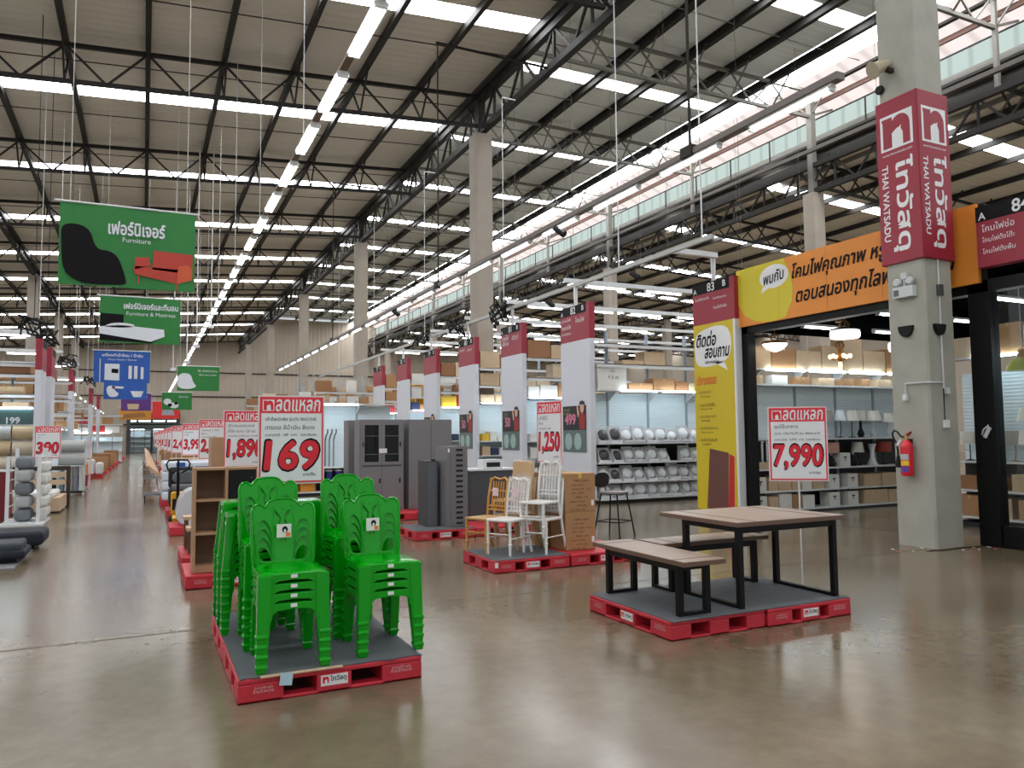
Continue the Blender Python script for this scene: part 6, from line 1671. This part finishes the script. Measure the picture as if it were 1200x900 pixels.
pk = thing('wire_stand', 'pale pink wire stand with an orange carton by the left aisle', 'stand', (-1.95, 27.9, 0))
mb = MB()
for x in (0, 0.4):
    for y in (0, 0.5): mb.bx(x, x + 0.03, y, y + 0.03, 0, 1.6 if x else 0.95, M('pale_pink_wire', (222, 196, 196), 0.5))
for z in (0.1, 0.5, 0.92): mb.bx(0, 0.43, 0, 0.53, z, z + 0.02, MATS['pale_pink_wire'])
obj('stand_frame', mb, pk)
carton((-1.74, 27.95, 0.52), (0.3, 0.3, 0.3), M('orange_carton_small', (212, 132, 62), 0.6), 'orange carton in the pale pink wire stand')
carton((-1.74, 27.95, 0.12), (0.3, 0.3, 0.34), M('crimson_carton', (146, 36, 50), 0.6), 'crimson carton at the bottom of the pale pink wire stand')
# white sacks and pallets along the far left edge of the aisle
SACK = M('white_sack', (206, 206, 204), 0.6)
for i in range(9):
    t = thing('white_sack', 'white sack, %s in the loose pile by the far left aisle edge' % nth(i + 1), 'sack', (-2.42 + 0.31 * (i % 3), 36.45 + 0.3 * (i // 3), 0.15), 0.0, 'white sacks in the pile by the left aisle')
    mb = MB(); hh = 0.78 - 0.14 * (i % 3); mb.bx(0, 0.29, 0, 0.27, 0, hh, SACK); obj('sack', mb, t, bevel=0.09, seg=3)
for i in range(9):
    y = 36.4 + i * 4.4
    pallet((-2.45 + 0.02 * i, y, 0), 'red pallet along the left edge of the far aisle, %s from the camera' % nth(i + 1), detail=False, w=0.95)
    if i:
        carton((-1.95, y + 0.1, 0.15), (0.85, 0.8, 0.5 + 0.12 * (i % 3)), COLS[(i * 2) % 6], 'carton on the far left pallets, %s from the camera' % nth(i + 1), group='cartons on the far left pallets')
for k, (y, L) in enumerate(((33.0, 3.0), (38.5, 3.0), (46.0, 4.0), (60.0, 4.2))):
    gondola('white shelf unit far down the left side, %s past the brown cartons' % nth(k + 1), (-2.5 - L + (1.2 if k == 3 else 0.0), y, 0), L, (0.1, 0.8, 1.5), back=(0.1, 1.8), canopy=2.1, tiers=(2.7, 3.3), top=3.5)
    fill(-2.4 - L + (1.2 if k == 3 else 0.0), -2.6 + (1.2 if k == 3 else 0.0), y + 0.1, 2.7, 0.3, 0.5, 'upper tier far left, row %s past the cartons' % nth(k + 1), COLS + [BRIGHTS[2]], wmin=0.5, wmax=0.9)
    fill(-2.4 - L + (1.2 if k == 3 else 0.0), -2.6 + (1.2 if k == 3 else 0.0), y + 0.1, 2.1, 0.3, 0.5, 'canopy far left, row %s past the cartons' % nth(k + 1), COLS + [BRIGHTS[2]], wmin=0.5, wmax=0.9)
for i in range(9):
    dup(s1, (-3.6, 50.5 + i * 4.2, 4.2), 0, label='tube light in the slanting far row at the left, %s from the camera' % nth(i + 1), group='tubes of the far left row')
mb = MB(); mb.bx(-3.64, -3.56, 49, 90, 4.27, 4.33, WHITEM)
for y in (52, 66, 84): mb.bar((-3.6, y, 4.33), (-3.6, y, zl(-3.6) + 0.01), 0.015, 0.015, WHITEM)
tag(obj('light_rail', mb), 'white rail that carries the slanting far row of tubes at the left', 'rail')
# lit shelves in the room behind the far doorway
for k in range(2):
    gondola('white shelf unit in the lit room behind the far doorway, %s' % ('left', 'right')[k], (-2.2 + 3.2 * k, 101.5, 0), 3.0, (0.1, 0.7, 1.3, 1.9), back=(0.1, 2.6), canopy=2.8, group='shelf units in the room behind the far doorway')
for i in range(8):
    t = dup(s1, (-1.4 + (i % 4) * 1.5, 98.5 - 2.0 * (i // 4), 3.7), PI / 2, label='tube light in the room behind the far doorway, %s from left, %s rail' % (nth(i % 4 + 1), ('rear', 'front')[i // 4]), group='tubes in the room behind the far doorway')
    t.scale = (2.0, 1, 2.0)
mb = MB(); mb.bx(-7.8, 9.8, 98.4, 98.6, 3.845, 3.94, WHITEM); mb.bx(-7.8, 9.8, 96.4, 96.6, 3.845, 3.94, WHITEM); tag(obj('light_rail', mb), 'white rail with tubes in the room behind the far doorway', 'rail')
# spotlights clipped beside the lights and signs
def spotlight(loc, rz, label):
    t = thing('spotlight', label, 'spotlight', loc, rz, 'black spotlights on the light rail and beam')
    mb = MB(); mb.lathe([(0.05, -0.12), (0.06, 0.0), (0.065, 0.12), (0.055, 0.13)], BLACKP, n=14, mat=Matrix.Rotation(2.2, 4, 'X')); obj('lamp_can', mb, t, smooth=True)
    mb = MB(); mb.bar((0, 0, 0.0), (0, 0, 0.2), 0.03, 0.02, BLACK); obj('clamp', mb, t)
for i, (x, y, z) in enumerate(((6.64, 11.75, ZR_ - 0.05), (6.64, 21.6, ZR_ - 0.05), (9.41, 13.4, 5.0), (9.41, 17.2, 5.0), (9.41, 20.6, 5.0))):
    spotlight((x, y, z), 0.6, 'black spotlight, %s from the camera %s' % (nth(i + 1 if i < 2 else i - 1), 'under the right-hand light row' if i < 2 else 'under the long white sign beam'))

# tangles of black cable at the tops of the signs
def tangle(x, y, z, label, seed, r=0.34, rod=None):
    t = thing('cable_bundle', label, 'cable bundle', (x, y, z), 0, 'black cable bundles by the aisle signs')
    rnd = random.Random(seed); mb = MB(); pts = []
    for k in range(26):
        a = k * 0.9 + rnd.uniform(-0.4, 0.4); q = r * rnd.uniform(0.35, 1.0)
        pts.append((q * math.cos(a), q * math.sin(a) * 0.6, rnd.uniform(-0.8, 0.75) * r))
    mb.tube(pts, 0.028, BLACKP, 6); obj('loops', mb, t, smooth=True)
    mb = MB(); mb.tube([(0, 0, -0.05), (0.02, 0, 0.4), (0, 0, rod)] if x < 0 else [(0, 0, 0.05), (0.2, 0, 0.12), (9.41 - x, 0, 5.27 - z)], 0.01, BLACKP, 6); obj('drop_cable', mb, t)
for i, (x, y) in enumerate(((-2.5, 21.9), (-2.45, 24.1), (-2.45, 30.9), (-2.45, 41.8))):
    tangle(x, y, 4.42, 'tangle of black cable above the left aisle signs, %s from the camera' % nth(i + 1), i + 3, rod=zl(x) - 4.43)
for i, (x, y) in enumerate(((9.0, 19.4), (9.0, 22.8), (9.0, 26.2))):
    tangle(x, y, 5.1, 'tangle of black cable beside the white sign beam, %s from the camera' % nth(i + 1), i + 11, r=0.36, rod=11.7 - 5.25)
